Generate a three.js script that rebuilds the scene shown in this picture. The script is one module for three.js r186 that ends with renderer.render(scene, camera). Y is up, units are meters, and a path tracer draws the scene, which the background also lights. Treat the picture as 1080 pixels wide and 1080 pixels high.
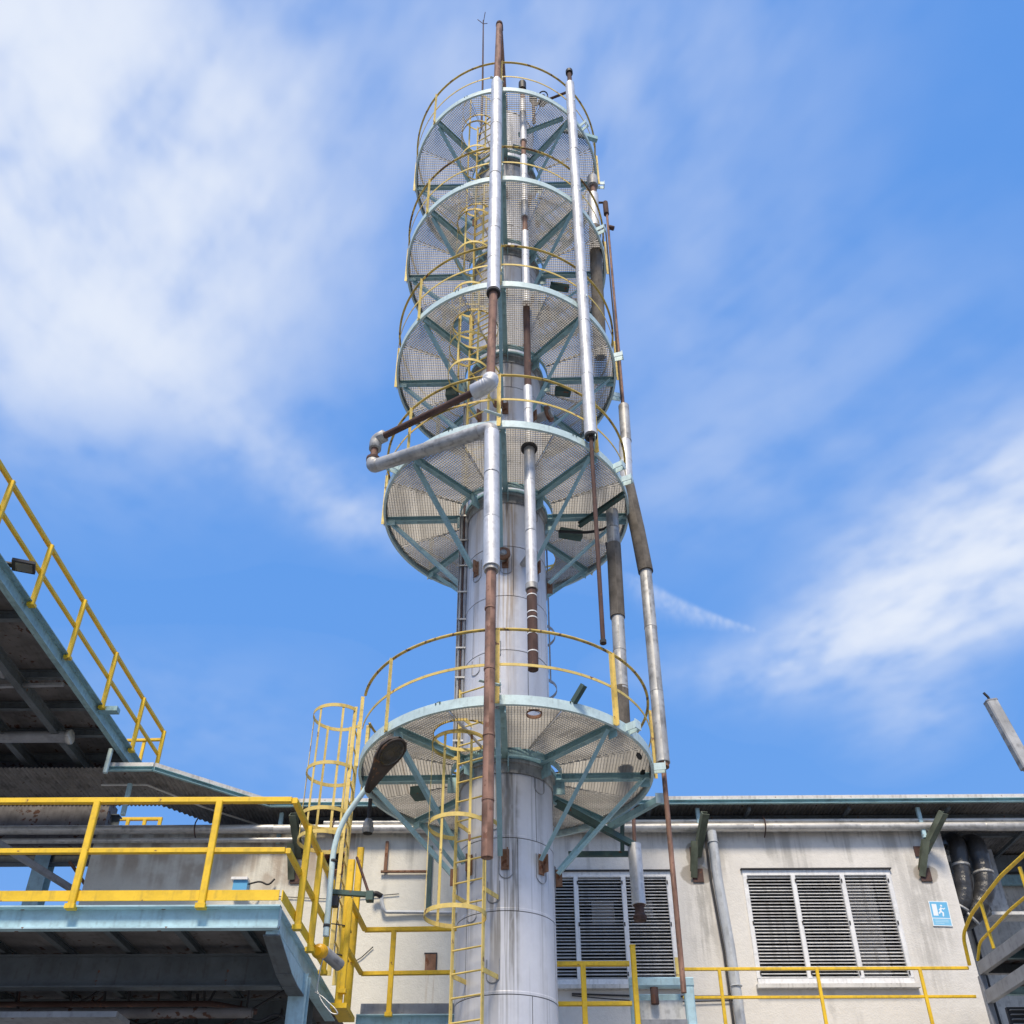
import * as THREE from 'three';
import { mergeGeometries } from 'three/addons/utils/BufferGeometryUtils.js';

// ---------------------------------------------------------------- camera, sun, exposure
const scene = new THREE.Scene();
const camera = new THREE.PerspectiveCamera(2 * Math.atan(720 / 1010) * 180 / Math.PI, 0.75, 0.1, 900);
camera.position.set(0.087, 1.6, 12.24);
camera.rotation.order = 'YXZ';
camera.rotation.set(33.195 * Math.PI / 180, 0, -0.2226 * Math.PI / 180);
camera.setViewOffset(1080, 1440, 0, 0, 1080, 1080);     // the picture is the upper three quarters of a portrait frame
const renderer = new THREE.WebGLRenderer({ antialias: true });
renderer.toneMapping = THREE.LinearToneMapping;
renderer.toneMappingExposure = 1.0;
renderer.shadowMap.enabled = true;
const SUN = new THREE.Vector3(-0.12, 1.32, 0.96).normalize();
const sun = new THREE.DirectionalLight(0xfff0d8, 4.2);
sun.position.copy(SUN).multiplyScalar(60).add(new THREE.Vector3(0, 8, 0));
sun.target.position.set(0, 8, 0);
sun.castShadow = true;
sun.shadow.radius = 26;
sun.shadow.mapSize.set(4096, 4096);
Object.assign(sun.shadow.camera, { left: -25, right: 25, top: 30, bottom: -25, near: 1, far: 140 });
scene.add(sun, sun.target);

// ---------------------------------------------------------------- numbers and noise
function rng(a) { return () => { a |= 0; a = a + 0x6D2B79F5 | 0; let t = Math.imul(a ^ a >>> 15, 1 | a); t = t + Math.imul(t ^ t >>> 7, 61 | t) ^ t; return ((t ^ t >>> 14) >>> 0) / 4294967296; }; }
const R0 = rng(41);
const LAT = (() => { const r = rng(7), a = new Float32Array(65536); for (let i = 0; i < 65536; i++) a[i] = r(); return a; })();
const sm = t => t * t * (3 - 2 * t);
function vn(x, y, px = 256, py = 256) {          // value noise, tiles with whole periods px, py
  const xi = Math.floor(x), yi = Math.floor(y), fx = sm(x - xi), fy = sm(y - yi);
  const x0 = ((xi % px) + px) % px, x1 = (x0 + 1) % px, y0 = (((yi % py) + py) % py) << 8, y1 = ((((yi + 1) % py) + py) % py) << 8;
  const a = LAT[x0 + y0], b = LAT[x1 + y0], c = LAT[x0 + y1], d = LAT[x1 + y1];
  return a + (b - a) * fx + (c + (d - c) * fx - a - (b - a) * fx) * fy;
}
function fbm(x, y, oct = 4, px = 256, py = 256) {
  let s = 0, w = 0.5, n = 0;
  for (let i = 0; i < oct; i++) { s += w * vn(x + i * 17, y + i * 31, px, py); n += w; w *= 0.5; x *= 2; y *= 2; px = Math.min(256, px * 2); py = Math.min(256, py * 2); }
  return s / n;
}
const clamp = (x, a = 0, b = 1) => Math.min(b, Math.max(a, x));
const ss = (a, b, x) => sm(clamp((x - a) / (b - a)));
const mix = (a, b, t) => a + (b - a) * t;
const rad = d => d * Math.PI / 180;
const V = (x, y, z) => new THREE.Vector3(x, y, z);

// ---------------------------------------------------------------- sky: blue air and cirrus
{
  const W = 3072, H = 1536, data = new Float32Array(W * H * 4);
  // cloud banks: azimuth, elevation (degrees), half sizes along and across, tilt, strength
  const banks = [
    [-42, 52.0, 11, 8, 8, 1.25], [-48, 60, 10, 6.5, 0, 0.85], [-30, 58.5, 6.5, 5.5, -20, 0.42], [-33, 47.5, 6, 3, 25, 0.45], [-12, 66.5, 18, 6, 0, 0.30],
    [-18, 44.5, 7, 1.7, -20, 0.34], [-13, 42.6, 3, 1.8, -10, 0.26], [14, 62, 10, 7, -30, 0.12], [22, 50, 13, 6.5, -25, 0.15], [14, 44, 8, 4, 0, 0.13],
    [31, 36.0, 7.4, 2.9, 18, 1.2], [23.5, 33.9, 4.6, 1.7, 12, 0.7], [37, 37.6, 8, 3.6, 10, 1.0], [33, 33.0, 8, 1.5, 3, 0.55], [14.5, 33, 5, 1.4, -6, 0.16], [26, 28.6, 3.2, 2.1, 10, 0.26],
    [-8, 27, 12, 2.5, -5, 0.07], [-24, 30, 10, 3, 15, 0.07],
  ].map(b => [...b, Math.cos(rad(b[4])), Math.sin(rad(b[4])), Math.cos(rad(b[1]))]);
  for (let j = 0; j < H; j++) {
    const el = (j + 0.5) / H * 180 - 90, e = rad(el);
    if (el < -4) {
      for (let i = 0; i < W; i++) { const k = (j * W + i) * 4; data[k] = 0.34; data[k + 1] = 0.4; data[k + 2] = 0.46; data[k + 3] = 1; }
      continue;
    }
    const sy = Math.sin(Math.max(e, 0.03)), cy = Math.cos(e);
    const h = ss(0, 75, el);
    let br = mix(0.155, 0.105, h), bg = mix(0.385, 0.305, h), bb = mix(0.87, 0.79, h);
    const lo = Math.exp(-Math.max(el, 0) / 8); br = mix(br, 0.5, lo * 0.8); bg = mix(bg, 0.62, lo * 0.8); bb = mix(bb, 0.86, lo * 0.8);
    for (let i = 0; i < W; i++) {
      const ph = ((i + 0.5) / W - 0.5) * 2 * Math.PI;            // atan2(z, x)
      const dx = Math.cos(ph) * cy, dz = Math.sin(ph) * cy;
      const az = Math.atan2(dx, -dz) * 180 / Math.PI;
      let m = 0;
      for (const b of banks) {
        let da = az - b[0]; if (da > 180) da -= 360; if (da < -180) da += 360;
        da *= b[8]; const de = el - b[1];
        const p = (da * b[6] + de * b[7]) / b[2], q = (-da * b[7] + de * b[6]) / b[3], d = p * p + q * q;
        if (d < 6) m += b[5] * Math.exp(-d);
      }
      const u = dx / (sy + 0.12), v = dz / (sy + 0.12);
      const out = ss(50, 75, Math.abs(az));                       // beyond the view: the same kind of thin cirrus goes on
      const w1 = fbm(u * 1.3 + 40, v * 1.3 + 12, 3), w2 = fbm(u * 1.5 + 90, v * 1.5 + 60, 3);
      if (out > 0) m = mix(m, clamp(ss(0.42, 0.72, fbm(u * 1.1 + 7, v * 1.1 + 3, 3)) * 1.0), out);
      let c = 0;
      if (m > 0.01) {
        const s = (u * 0.80 + v * 0.6), t = (-u * 0.6 + v * 0.80);
        const st = fbm(s * 5 + w1 * 4, t * 13 + w2 * 4, 5), fl = fbm(u * 24 + w2 * 6, v * 24 + w1 * 6, 4), ed = fbm(u * 9 + w1 * 3 + 5, v * 9 + 8, 4);
        c = m * (0.50 + 0.62 * ss(0.28, 0.70, st * 0.45 + fl * 0.25 + ed * 0.30)) + 0.55 * m * (fl - 0.5) + 0.4 * m * (st - 0.5);
        c = 1 - Math.exp(-1.5 * Math.max(c, 0));
      }
      // an old contrail, broken into puffs
      const ca = (az - 10) / 8.6;
      if (ca > -0.3 && ca < 1.05) {
        const line = 38.6 - 3.9 * ca - 0.25 * Math.sin(ca * 3), de = el - line, wd = mix(0.75, 0.16, clamp(ca));
        const dd = de < 0 ? de / (wd * 1.7) : de / (wd * 0.45);
        c = Math.max(c, 0.36 * Math.exp(-dd * dd) * (0.35 + 0.95 * fbm(az * 5, el * 4, 3)) * ss(-0.3, 0.1, ca) * ss(1.05, 0.9, ca));
      }
      const k = (j * W + i) * 4;
      data[k] = mix(br, 0.83, c); data[k + 1] = mix(bg, 0.885, c); data[k + 2] = mix(bb, 0.985, c); data[k + 3] = 1;
    }
  }
  const sky = new THREE.DataTexture(data, W, H, THREE.RGBAFormat, THREE.FloatType);
  sky.mapping = THREE.EquirectangularReflectionMapping;
  sky.magFilter = sky.minFilter = THREE.LinearFilter;
  sky.needsUpdate = true;
  scene.background = sky; scene.environment = sky;
}

// ---------------------------------------------------------------- textures and materials
function tex(w, h, fn, { rep = [1, 1], srgb = true, wrap = true } = {}) {
  const d = new Uint8Array(w * h * 4), o = [0, 0, 0];
  for (let j = 0; j < h; j++) for (let i = 0; i < w; i++) {
    fn(i / w, j / h, o); const k = (j * w + i) * 4;
    for (let c = 0; c < 3; c++) d[k + c] = Math.round(255 * clamp(srgb ? (o[c] <= 0.0031308 ? o[c] * 12.92 : 1.055 * Math.pow(o[c], 1 / 2.4) - 0.055) : o[c]));
    d[k + 3] = 255;
  }
  const t = new THREE.DataTexture(d, w, h);
  t.wrapS = t.wrapT = wrap ? THREE.RepeatWrapping : THREE.ClampToEdgeWrapping;
  t.magFilter = THREE.LinearFilter; t.minFilter = THREE.LinearMipmapLinearFilter; t.generateMipmaps = true;
  if (srgb) t.colorSpace = THREE.SRGBColorSpace;
  t.repeat.set(...rep); t.needsUpdate = true; return t;
}
const RUST = [0.135, 0.052, 0.024], GRIME = [0.06, 0.055, 0.05];
// painted steel: flat paint with faded patches, dirt and rust breaking through in flecks. Tile = 1 / rep metres
function paintTex(col, { rust = 0.1, dirt = 0.3, fade = 0.25, n = 512, seed = 0, rustCol = RUST }) {
  return tex(n, n, (u, v, o) => {
    const a = fbm(u * 6 + seed, v * 6, 4, 6, 6), b = fbm(u * 24, v * 24 + seed, 4, 24, 24), c = fbm(u * 60 + seed, v * 60, 2, 60, 60), st = fbm(u * 40, v * 3 + seed, 3, 40, 3);
    const f = 1 + fade * (a - 0.5) * 1.3 + (c - 0.5) * 0.12, dt = dirt * ss(0.45, 0.8, st * 0.5 + b * 0.5), r = ss(0.765 - rust * 0.42, 0.80 - rust * 0.36, a * 0.45 + b * 0.45 + c * 0.10);
    for (let k = 0; k < 3; k++) o[k] = mix(mix(col[k] * f + fade * 0.05 * (a - 0.4), GRIME[k], dt), rustCol[k] * (0.6 + b * 0.9), r * (rust > 0 ? 1 : 0));
  }, { rep: [0.7, 0.7] });
}
const std = (o) => { const m = new THREE.MeshStandardMaterial(o); m.side = THREE.DoubleSide; return m; };
const grain = tex(256, 256, (u, v, o) => { o[0] = o[1] = o[2] = 0.6 * fbm(u * 16, v * 16, 4, 16, 16) + 0.4 * fbm(u * 64, v * 64, 2, 64, 64); }, { srgb: false, rep: [1.2, 1.2] });
const M = {
  yellow: std({ map: paintTex([0.84, 0.54, 0.018], { rust: 0.06, dirt: 0.25, fade: 0.25, seed: 3 }), roughness: 0.5, bumpMap: grain, bumpScale: 0.001 }),
  paleYellow: std({ map: paintTex([0.74, 0.56, 0.17], { rust: 0.22, dirt: 0.3, fade: 0.4, seed: 9, rustCol: [0.2, 0.1, 0.05] }), roughness: 0.65, bumpMap: grain, bumpScale: 0.001 }),
  teal: std({ map: paintTex([0.29, 0.47, 0.51], { rust: 0.03, dirt: 0.34, fade: 0.3, seed: 5 }), roughness: 0.55, bumpMap: grain, bumpScale: 0.001 }),
  tealPaleLit: std({ map: paintTex([0.56, 0.71, 0.73], { rust: 0.02, dirt: 0.22, fade: 0.25, seed: 15 }), roughness: 0.55, bumpMap: grain, bumpScale: 0.001 }),  // teal paint lightened to mimic sunlight on the rims; also pale fittings
  blue: std({ map: paintTex([0.43, 0.62, 0.68], { rust: 0.03, dirt: 0.25, fade: 0.3, seed: 25 }), roughness: 0.55, bumpMap: grain, bumpScale: 0.001 }),
  darkGreen: std({ map: paintTex([0.055, 0.105, 0.095], { rust: 0.2, dirt: 0.3, fade: 0.4, seed: 21 }), roughness: 0.7 }),
  olive: std({ map: paintTex([0.115, 0.135, 0.095], { rust: 0.2, dirt: 0.4, fade: 0.8, seed: 23, rustCol: [0.16, 0.13, 0.08] }), roughness: 0.9 }),
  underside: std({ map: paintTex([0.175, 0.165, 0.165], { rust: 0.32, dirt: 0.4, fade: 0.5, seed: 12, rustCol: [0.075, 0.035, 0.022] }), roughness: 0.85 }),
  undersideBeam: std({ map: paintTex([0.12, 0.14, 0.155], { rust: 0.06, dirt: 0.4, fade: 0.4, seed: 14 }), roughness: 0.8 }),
  greySteel: std({ map: paintTex([0.34, 0.35, 0.37], { rust: 0.05, dirt: 0.3, fade: 0.3, seed: 17 }), roughness: 0.55, metalness: 0.2 }),
  grate: std({ map: paintTex([0.47, 0.455, 0.43], { rust: 0.12, dirt: 0.3, fade: 0.5, seed: 31, rustCol: [0.24, 0.17, 0.11] }), roughness: 0.7 }),
  jacket: std({ map: paintTex([0.63, 0.635, 0.65], { rust: 0, dirt: 0.3, fade: 0.25, seed: 33 }), roughness: 0.52, metalness: 0.4 }),
  jacketDull: std({ map: paintTex([0.43, 0.43, 0.425], { rust: 0.02, dirt: 0.5, fade: 0.5, seed: 35 }), roughness: 0.58, metalness: 0.35 }),
  lagging: std({ map: paintTex([0.135, 0.118, 0.10], { rust: 0.1, dirt: 0.4, fade: 0.7, seed: 37, rustCol: [0.06, 0.05, 0.04] }), roughness: 0.95, bumpMap: grain, bumpScale: 0.006 }),
  rustPipe: std({ map: paintTex([0.26, 0.145, 0.105], { rust: 0.2, dirt: 0.5, fade: 0.9, seed: 39, rustCol: [0.16, 0.075, 0.05] }), roughness: 0.72, metalness: 0.15, bumpMap: grain, bumpScale: 0.002 }),
  rustDark: std({ map: paintTex([0.085, 0.045, 0.038], { rust: 0.3, dirt: 0.4, fade: 0.6, seed: 43, rustCol: [0.13, 0.06, 0.04] }), roughness: 0.85, bumpMap: grain, bumpScale: 0.003 }),
  rustPlate: std({ map: paintTex([0.23, 0.12, 0.07], { rust: 0.4, dirt: 0.4, fade: 0.8, seed: 45 }), roughness: 0.9, bumpMap: grain, bumpScale: 0.003 }),
  black: std({ color: new THREE.Color(0.022, 0.021, 0.022), roughness: 0.6 }),
  blackGloss: std({ map: paintTex([0.04, 0.04, 0.042], { rust: 0, dirt: 0, fade: 0.5, seed: 47 }), roughness: 0.3, bumpMap: grain, bumpScale: 0.008 }),
  dark: std({ color: new THREE.Color(0.05, 0.05, 0.055), roughness: 0.9 }),
  white: std({ map: paintTex([0.83, 0.835, 0.84], { rust: 0, dirt: 0.2, fade: 0.12, seed: 49 }), roughness: 0.45 }),
  slat: std({ map: paintTex([0.66, 0.66, 0.655], { rust: 0, dirt: 0.4, fade: 0.3, seed: 51 }), roughness: 0.5, metalness: 0.15 }),
  slatNew: std({ map: paintTex([0.74, 0.74, 0.74], { rust: 0, dirt: 0.2, fade: 0.2, seed: 53 }), roughness: 0.45, metalness: 0.1 }),
  roofWhite: std({ map: paintTex([0.66, 0.655, 0.63], { rust: 0.02, dirt: 0.35, fade: 0.25, seed: 55 }), roughness: 0.7 }),
  roofSheet: std({ map: paintTex([0.25, 0.235, 0.225], { rust: 0.06, dirt: 0.5, fade: 0.5, seed: 57, rustCol: [0.1, 0.06, 0.045] }), roughness: 0.8 }),
  pipeGrey: std({ map: paintTex([0.50, 0.53, 0.56], { rust: 0, dirt: 0.25, fade: 0.3, seed: 59 }), roughness: 0.45 }),
  pipePale: std({ map: paintTex([0.60, 0.585, 0.55], { rust: 0.02, dirt: 0.4, fade: 0.3, seed: 61 }), roughness: 0.4, metalness: 0.35 }),
  orange: std({ color: new THREE.Color(0.9, 0.47, 0.01), roughness: 0.35 }),
  steelWire: std({ color: new THREE.Color(0.55, 0.55, 0.55), roughness: 0.4, metalness: 0.6 }),
  signBlue: std({ color: new THREE.Color(0.12, 0.42, 0.72), roughness: 0.4 }),
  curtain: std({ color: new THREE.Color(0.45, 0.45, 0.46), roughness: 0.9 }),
  room: std({ color: new THREE.Color(0.07, 0.07, 0.075), roughness: 0.9 }),
};
M.glass = new THREE.MeshPhysicalMaterial({ color: 0xffffff, transmission: 1, thickness: 0, roughness: 0.03, ior: 1.5 });
const lampGlass = new THREE.MeshPhysicalMaterial({ color: 0xd8d4c8, transmission: 0.75, thickness: 0, roughness: 0.25, ior: 1.5 });

const bowlGlass = new THREE.MeshPhysicalMaterial({ color: 0x8a8478, transmission: 0.8, thickness: 0, roughness: 0.18, ior: 1.5 });

// ---------------------------------------------------------------- geometry helpers (uv in metres)
function uvBox(g) {                                    // project uv along the dominant normal
  g = g.index ? g.toNonIndexed() : g; g.computeVertexNormals();
  const p = g.attributes.position, n = g.attributes.normal, uv = new Float32Array(p.count * 2), ox = R0() * 7, oy = R0() * 7;
  for (let i = 0; i < p.count; i++) {
    const ax = Math.abs(n.getX(i)), ay = Math.abs(n.getY(i)), az = Math.abs(n.getZ(i));
    let a, b;
    if (ay >= ax && ay >= az) { a = p.getX(i); b = p.getZ(i); } else if (ax >= az) { a = p.getZ(i); b = p.getY(i); } else { a = p.getX(i); b = p.getY(i); }
    uv[2 * i] = a + ox; uv[2 * i + 1] = b + oy;
  }
  g.setAttribute('uv', new THREE.BufferAttribute(uv, 2)); return g;
}
const box = (w, h, d, x = 0, y = 0, z = 0) => uvBox(new THREE.BoxGeometry(w, h, d).translate(x, y, z));
// orient local +z along a->b, local +y towards up, placed at a
function frame(a, b, up = V(0, 1, 0)) {
  const z = b.clone().sub(a), L = z.length(); z.normalize();
  let u = up.clone(); if (Math.abs(u.dot(z)) > 0.999) u = Math.abs(z.y) > 0.9 ? V(0, 0, 1) : V(0, 1, 0);
  const x = u.clone().cross(z).normalize(), y = z.clone().cross(x);
  return [new THREE.Matrix4().makeBasis(x, y, z).setPosition(a), L];
}
// extrude a closed 2-D outline from a to b (outline x to the side, y up)
function prof(pts, a, b, up) {
  const [m, L] = frame(a, b, up), s = new THREE.Shape(pts.map(p => new THREE.Vector2(p[0], p[1])));
  return uvBox(new THREE.ExtrudeGeometry(s, { depth: L, bevelEnabled: false, steps: 1 })).applyMatrix4(m);
}
const bar = (a, b, w, h, up) => { const c = Math.min(w, h) * 0.14, x = w / 2, y = h / 2; return prof([[-x + c, -y], [x - c, -y], [x, -y + c], [x, y - c], [x - c, y], [-x + c, y], [-x, y - c], [-x, -y + c]], a, b, up); };
const flat = (a, b, w, h, up) => { const x = w / 2, y = h / 2; return prof([[-x, -y], [x, -y], [x, y], [-x, y]], a, b, up); };
const iBeam = (w, h, t = 0.012) => [[-w / 2, -h / 2], [w / 2, -h / 2], [w / 2, -h / 2 + t], [t / 2, -h / 2 + t], [t / 2, h / 2 - t], [w / 2, h / 2 - t], [w / 2, h / 2], [-w / 2, h / 2], [-w / 2, h / 2 - t], [-t / 2, h / 2 - t], [-t / 2, -h / 2 + t], [-w / 2, -h / 2 + t]];
const channel = (w, h, t = 0.014) => [[0, -h / 2], [w, -h / 2], [w, -h / 2 + t], [t, -h / 2 + t], [t, h / 2 - t], [w, h / 2 - t], [w, h / 2], [0, h / 2]];
const angle = (w, h, t = 0.008) => [[0, 0], [w, 0], [w, t], [t, t], [t, h], [0, h]];
// tube along points with rounded corners
function fillet(pts, r) {
  const out = [pts[0].clone()];
  for (let i = 1; i < pts.length - 1; i++) {
    const p = pts[i], a = pts[i - 1].clone().sub(p), b = pts[i + 1].clone().sub(p), la = a.length(), lb = b.length(); a.normalize(); b.normalize();
    if (a.dot(b) < -0.998) { out.push(p.clone()); continue; }
    const rr = Math.min(r, la * 0.48, lb * 0.48), A = p.clone().addScaledVector(a, rr), B = p.clone().addScaledVector(b, rr);
    for (let k = 0; k <= 6; k++) { const t = k / 6; out.push(A.clone().multiplyScalar((1 - t) * (1 - t)).addScaledVector(p, 2 * t * (1 - t)).addScaledVector(B, t * t)); }
  }
  out.push(pts[pts.length - 1].clone()); return out;
}
function tube(pts, r, { fil = 0, seg = 12, cap = true, closed = false, rf = null } = {}) {
  const P = fil ? fillet(pts, fil) : pts, n = P.length, pos = [], uv = [], idx = [];
  let N = null, len = 0; const uo = R0() * 5, vo = R0() * 5;
  for (let i = 0; i < n; i++) {
    const T = (closed ? P[(i + 1) % n].clone().sub(P[(i - 1 + n) % n]) : P[Math.min(i + 1, n - 1)].clone().sub(P[Math.max(i - 1, 0)])).normalize();
    if (!N) { N = Math.abs(T.y) < 0.9 ? V(0, 1, 0) : V(0, 0, 1); }
    N = N.clone().addScaledVector(T, -N.dot(T)).normalize();
    const B = T.clone().cross(N); if (i) len += P[i].distanceTo(P[i - 1]);
    const ri = rf ? r * rf(i, n) : r;
    for (let k = 0; k <= seg; k++) { const a = k / seg * 2 * Math.PI, c = Math.cos(a) * ri, s = Math.sin(a) * ri; pos.push(P[i].x + N.x * c + B.x * s, P[i].y + N.y * c + B.y * s, P[i].z + N.z * c + B.z * s); uv.push(uo + k / seg * 2 * Math.PI * r, vo + len); }
  }
  const s1 = seg + 1, rows = closed ? n : n - 1;
  for (let i = 0; i < rows; i++) for (let k = 0; k < seg; k++) { const a = i * s1 + k, b = ((i + 1) % n) * s1 + k; idx.push(a, a + 1, b, b, a + 1, b + 1); }
  if (cap && !closed) for (const [e, f] of [[0, 1], [n - 1, 0]]) { const c = pos.length / 3; pos.push(P[e].x, P[e].y, P[e].z); uv.push(uo, vo); for (let k = 0; k < seg; k++) f ? idx.push(c, e * s1 + k + 1, e * s1 + k) : idx.push(c, e * s1 + k, e * s1 + k + 1); }
  const g = new THREE.BufferGeometry(); g.setAttribute('position', new THREE.Float32BufferAttribute(pos, 3)); g.setAttribute('uv', new THREE.Float32BufferAttribute(uv, 2)); g.setIndex(idx);
  g.computeVertexNormals(); return g;
}
function arc(R, y, a0, a1, n = 64, cx = 0, cz = 0) { const o = []; for (let i = 0; i <= n; i++) { const a = rad(a0 + (a1 - a0) * i / n); o.push(V(cx + R * Math.sin(a), y, cz + R * Math.cos(a))); } return o; }
// turn an outline [radius, y] about the vertical axis; angles as azimuth from +z towards +x, degrees
function lathe(pts, a0 = 0, a1 = 360, seg = 64, sharp = true) {
  const P = []; pts.forEach((p, i) => { P.push(p); if (sharp && i && i < pts.length - 1) P.push(p); });
  const pos = [], uv = [], idx = []; let L = 0; const rows = P.length, c1 = seg + 1;
  P.forEach((p, i) => { if (i) L += Math.hypot(p[0] - P[i - 1][0], p[1] - P[i - 1][1]); for (let k = 0; k <= seg; k++) { const a = rad(a0 + (a1 - a0) * k / seg); pos.push(p[0] * Math.sin(a), p[1], p[0] * Math.cos(a)); uv.push(a * Math.max(p[0], pts[0][0]), L + p[1] * 0); } });
  for (let i = 0; i < rows - 1; i++) { if (sharp && i % 2 === 1) continue; for (let k = 0; k < seg; k++) { const a = i * c1 + k, b = a + c1; idx.push(a, a + 1, b, b, a + 1, b + 1); } }
  const g = new THREE.BufferGeometry(); g.setAttribute('position', new THREE.Float32BufferAttribute(pos, 3)); g.setAttribute('uv', new THREE.Float32BufferAttribute(uv, 2)); g.setIndex(idx); g.computeVertexNormals();
  if (a1 - a0 === 360) { const n = g.attributes.normal; for (let i = 0; i < rows; i++) { const A = i * c1, B = A + seg, x = n.getX(A) + n.getX(B), y = n.getY(A) + n.getY(B), z = n.getZ(A) + n.getZ(B), l = Math.hypot(x, y, z) || 1; n.setXYZ(A, x / l, y / l, z / l); n.setXYZ(B, x / l, y / l, z / l); } }
  return g;
}
function merge(gs) { return mergeGeometries(gs.map(g => { const h = g.index ? g.toNonIndexed() : g; for (const k of Object.keys(h.attributes)) if (!['position', 'normal', 'uv'].includes(k)) h.deleteAttribute(k); return h; })); }
const pol = (r, az, y = 0) => V(r * Math.sin(rad(az)), y, r * Math.cos(rad(az)));

// ---------------------------------------------------------------- objects
const taken = {};
const numbered = n => { const k = taken[n] = (taken[n] ?? -1) + 1; return k ? `${n}_${String(k).padStart(3, '0')}` : n; };
function thing(name, label, category, [x, y, z] = [0, 0, 0], group) {
  const g = new THREE.Group(); g.name = numbered(name); g.position.set(x, y, z); scene.add(g);
  g.userData = { label, category }; if (group) g.userData.group = group; return g;
}
function part(parent, name, geo, mat, label) {
  const m = new THREE.Mesh(Array.isArray(geo) ? merge(geo) : geo, mat); m.name = name; m.castShadow = m.receiveShadow = true;
  if (label) m.userData.label = label; parent.add(m); return m;
}
function sub(parent, name) { const g = new THREE.Group(); g.name = name; parent.add(g); return g; }
function struct(name, geo, mat) { const m = new THREE.Mesh(geo, mat); m.name = name; m.castShadow = m.receiveShadow = true; m.userData.kind = 'structure'; scene.add(m); return m; }

// ---------------------------------------------------------------- ground
{
  const m = std({ map: tex(1024, 1024, (u, v, o) => { const a = fbm(u * 8, v * 8, 5, 8, 8), b = fbm(u * 64, v * 64, 3, 64, 64); const f = 0.17 + 0.10 * (a - 0.5) + 0.09 * (b - 0.5); o[0] = f * 1.02; o[1] = f; o[2] = f * 0.95; }, { rep: [60, 60] }), roughness: 0.9 });
  struct('ground', new THREE.PlaneGeometry(600, 600).rotateX(-Math.PI / 2), m);
}

// ---------------------------------------------------------------- factory building
const WZ = -4.6, WL = -7.85, WR = 8.23, WT = 9.2;
const WIN = [{ x0: 0.34, x1: 3.0, y0: 6.3, y1: 8.4, name: 'left' }, { x0: 4.35, x1: 7.085, y0: 6.3, y1: 8.42, name: 'right' }];
const plaster = tex(2048, 1024, (u, v, o) => {
  const x = WL + u * (WR - WL), y = v * WT;
  const a = fbm(x * 0.8 + 50, y * 0.8, 4), b = fbm(x * 4 + 20, y * 4, 4), c = fbm(x * 22, y * 22, 3), st = fbm(x * 7 + 80, y * 0.55, 4), st2 = fbm(x * 26, y * 1.3, 3);
  let f = 0.73 + 0.08 * (a - 0.5) + 0.09 * (b - 0.5) + 0.06 * (c - 0.5);
  o[0] = f * 1.015; o[1] = f * 0.985; o[2] = f * (x < -0.5 ? 0.87 : 0.93);
  // mould and run-off streaks that start under the pipes and end raggedly
  const len = 0.25 + 0.9 * ss(0.42, 0.72, fbm(x * 2.2 + 9, 3, 3)), d = WT - y;
  let s = ss(len, len * 0.2, d + (b - 0.5) * 0.5) * (0.25 + 0.75 * ss(0.40, 0.68, st * 0.6 + st2 * 0.4)) * 0.5;
  s = Math.max(s, 0.28 * ss(0.58, 0.78, b * 0.45 + st * 0.55) * ss(0.40, 0.62, a));
  // dark runs beside the openings and below the brackets
  for (const [sx, w, y1, y0, k] of [[3.55, 0.28, 8.25, 6.9, 0.5], [7.72, 0.3, 8.2, 7.0, 0.45], [7.45, 0.25, 8.5, 6.3, 0.4], [3.92, 0.22, 9.1, 8.4, 0.5], [-4.2, 0.5, 8.9, 7.0, 0.3], [-1.0, 0.4, 8.8, 7.6, 0.3]])
    if (y < y1 && y > y0 - 0.5) { const q = (x - sx) / w; s = Math.max(s, k * Math.exp(-q * q) * ss(y0 - 0.5, y0 + 0.3, y) * ss(0.3, 0.62, st2 * 0.5 + b * 0.5)); }
  o[0] = mix(o[0], 0.17, s); o[1] = mix(o[1], 0.165, s); o[2] = mix(o[2], 0.15, s);
  // patched mortar round the pipe brackets
  for (const [sx, sy, rw, rh] of [[3.5, 8.34, 0.30, 0.20], [3.52, 8.75, 0.2, 0.3], [7.74, 8.33, 0.22, 0.2]]) {
    const q = Math.hypot((x - sx) / rw, (y - sy) / rh) + (b - 0.5) * 0.5; const k = 0.75 * ss(1.05, 0.9, q); o[0] = mix(o[0], 0.30, k); o[1] = mix(o[1], 0.265, k); o[2] = mix(o[2], 0.22, k);
  }
  // mottled brown band high on the left end
  if (x < -2.9) { const k = 0.55 * ss(0.35, 0.65, b * 0.5 + st * 0.5) * ss(7.9, 8.5, y + (a - 0.5) * 0.7); o[0] = mix(o[0], 0.30, k); o[1] = mix(o[1], 0.20, k); o[2] = mix(o[2], 0.13, k); }
  // rusty run under the little metal plate, hairline cracks
  if (Math.abs(x + 1.36) < 0.14 && y < 6.5 && y > 5.6) { const k = 0.35 * ss(0.45, 0.7, st2); o[0] = mix(o[0], 0.4, k); o[1] = mix(o[1], 0.26, k); o[2] = mix(o[2], 0.13, k); }
}, { wrap: false });
plaster.repeat.set(1 / (WR - WL), 1 / WT); plaster.offset.set(-WL / (WR - WL), 0);
const plasterM = std({ map: plaster, roughness: 0.92, bumpMap: tex(512, 512, (u, v, o) => { o[0] = o[1] = o[2] = 0.5 * fbm(u * 20, v * 20, 4, 20, 20) + 0.5 * fbm(u * 90, v * 90, 2, 90, 90); }, { srgb: false, rep: [0.6, 0.6] }), bumpScale: 0.006 });
const building = thing('factory_building', 'cream plastered factory building with two louvred windows behind the steel column', 'building', [0, 0, 0]);
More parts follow.
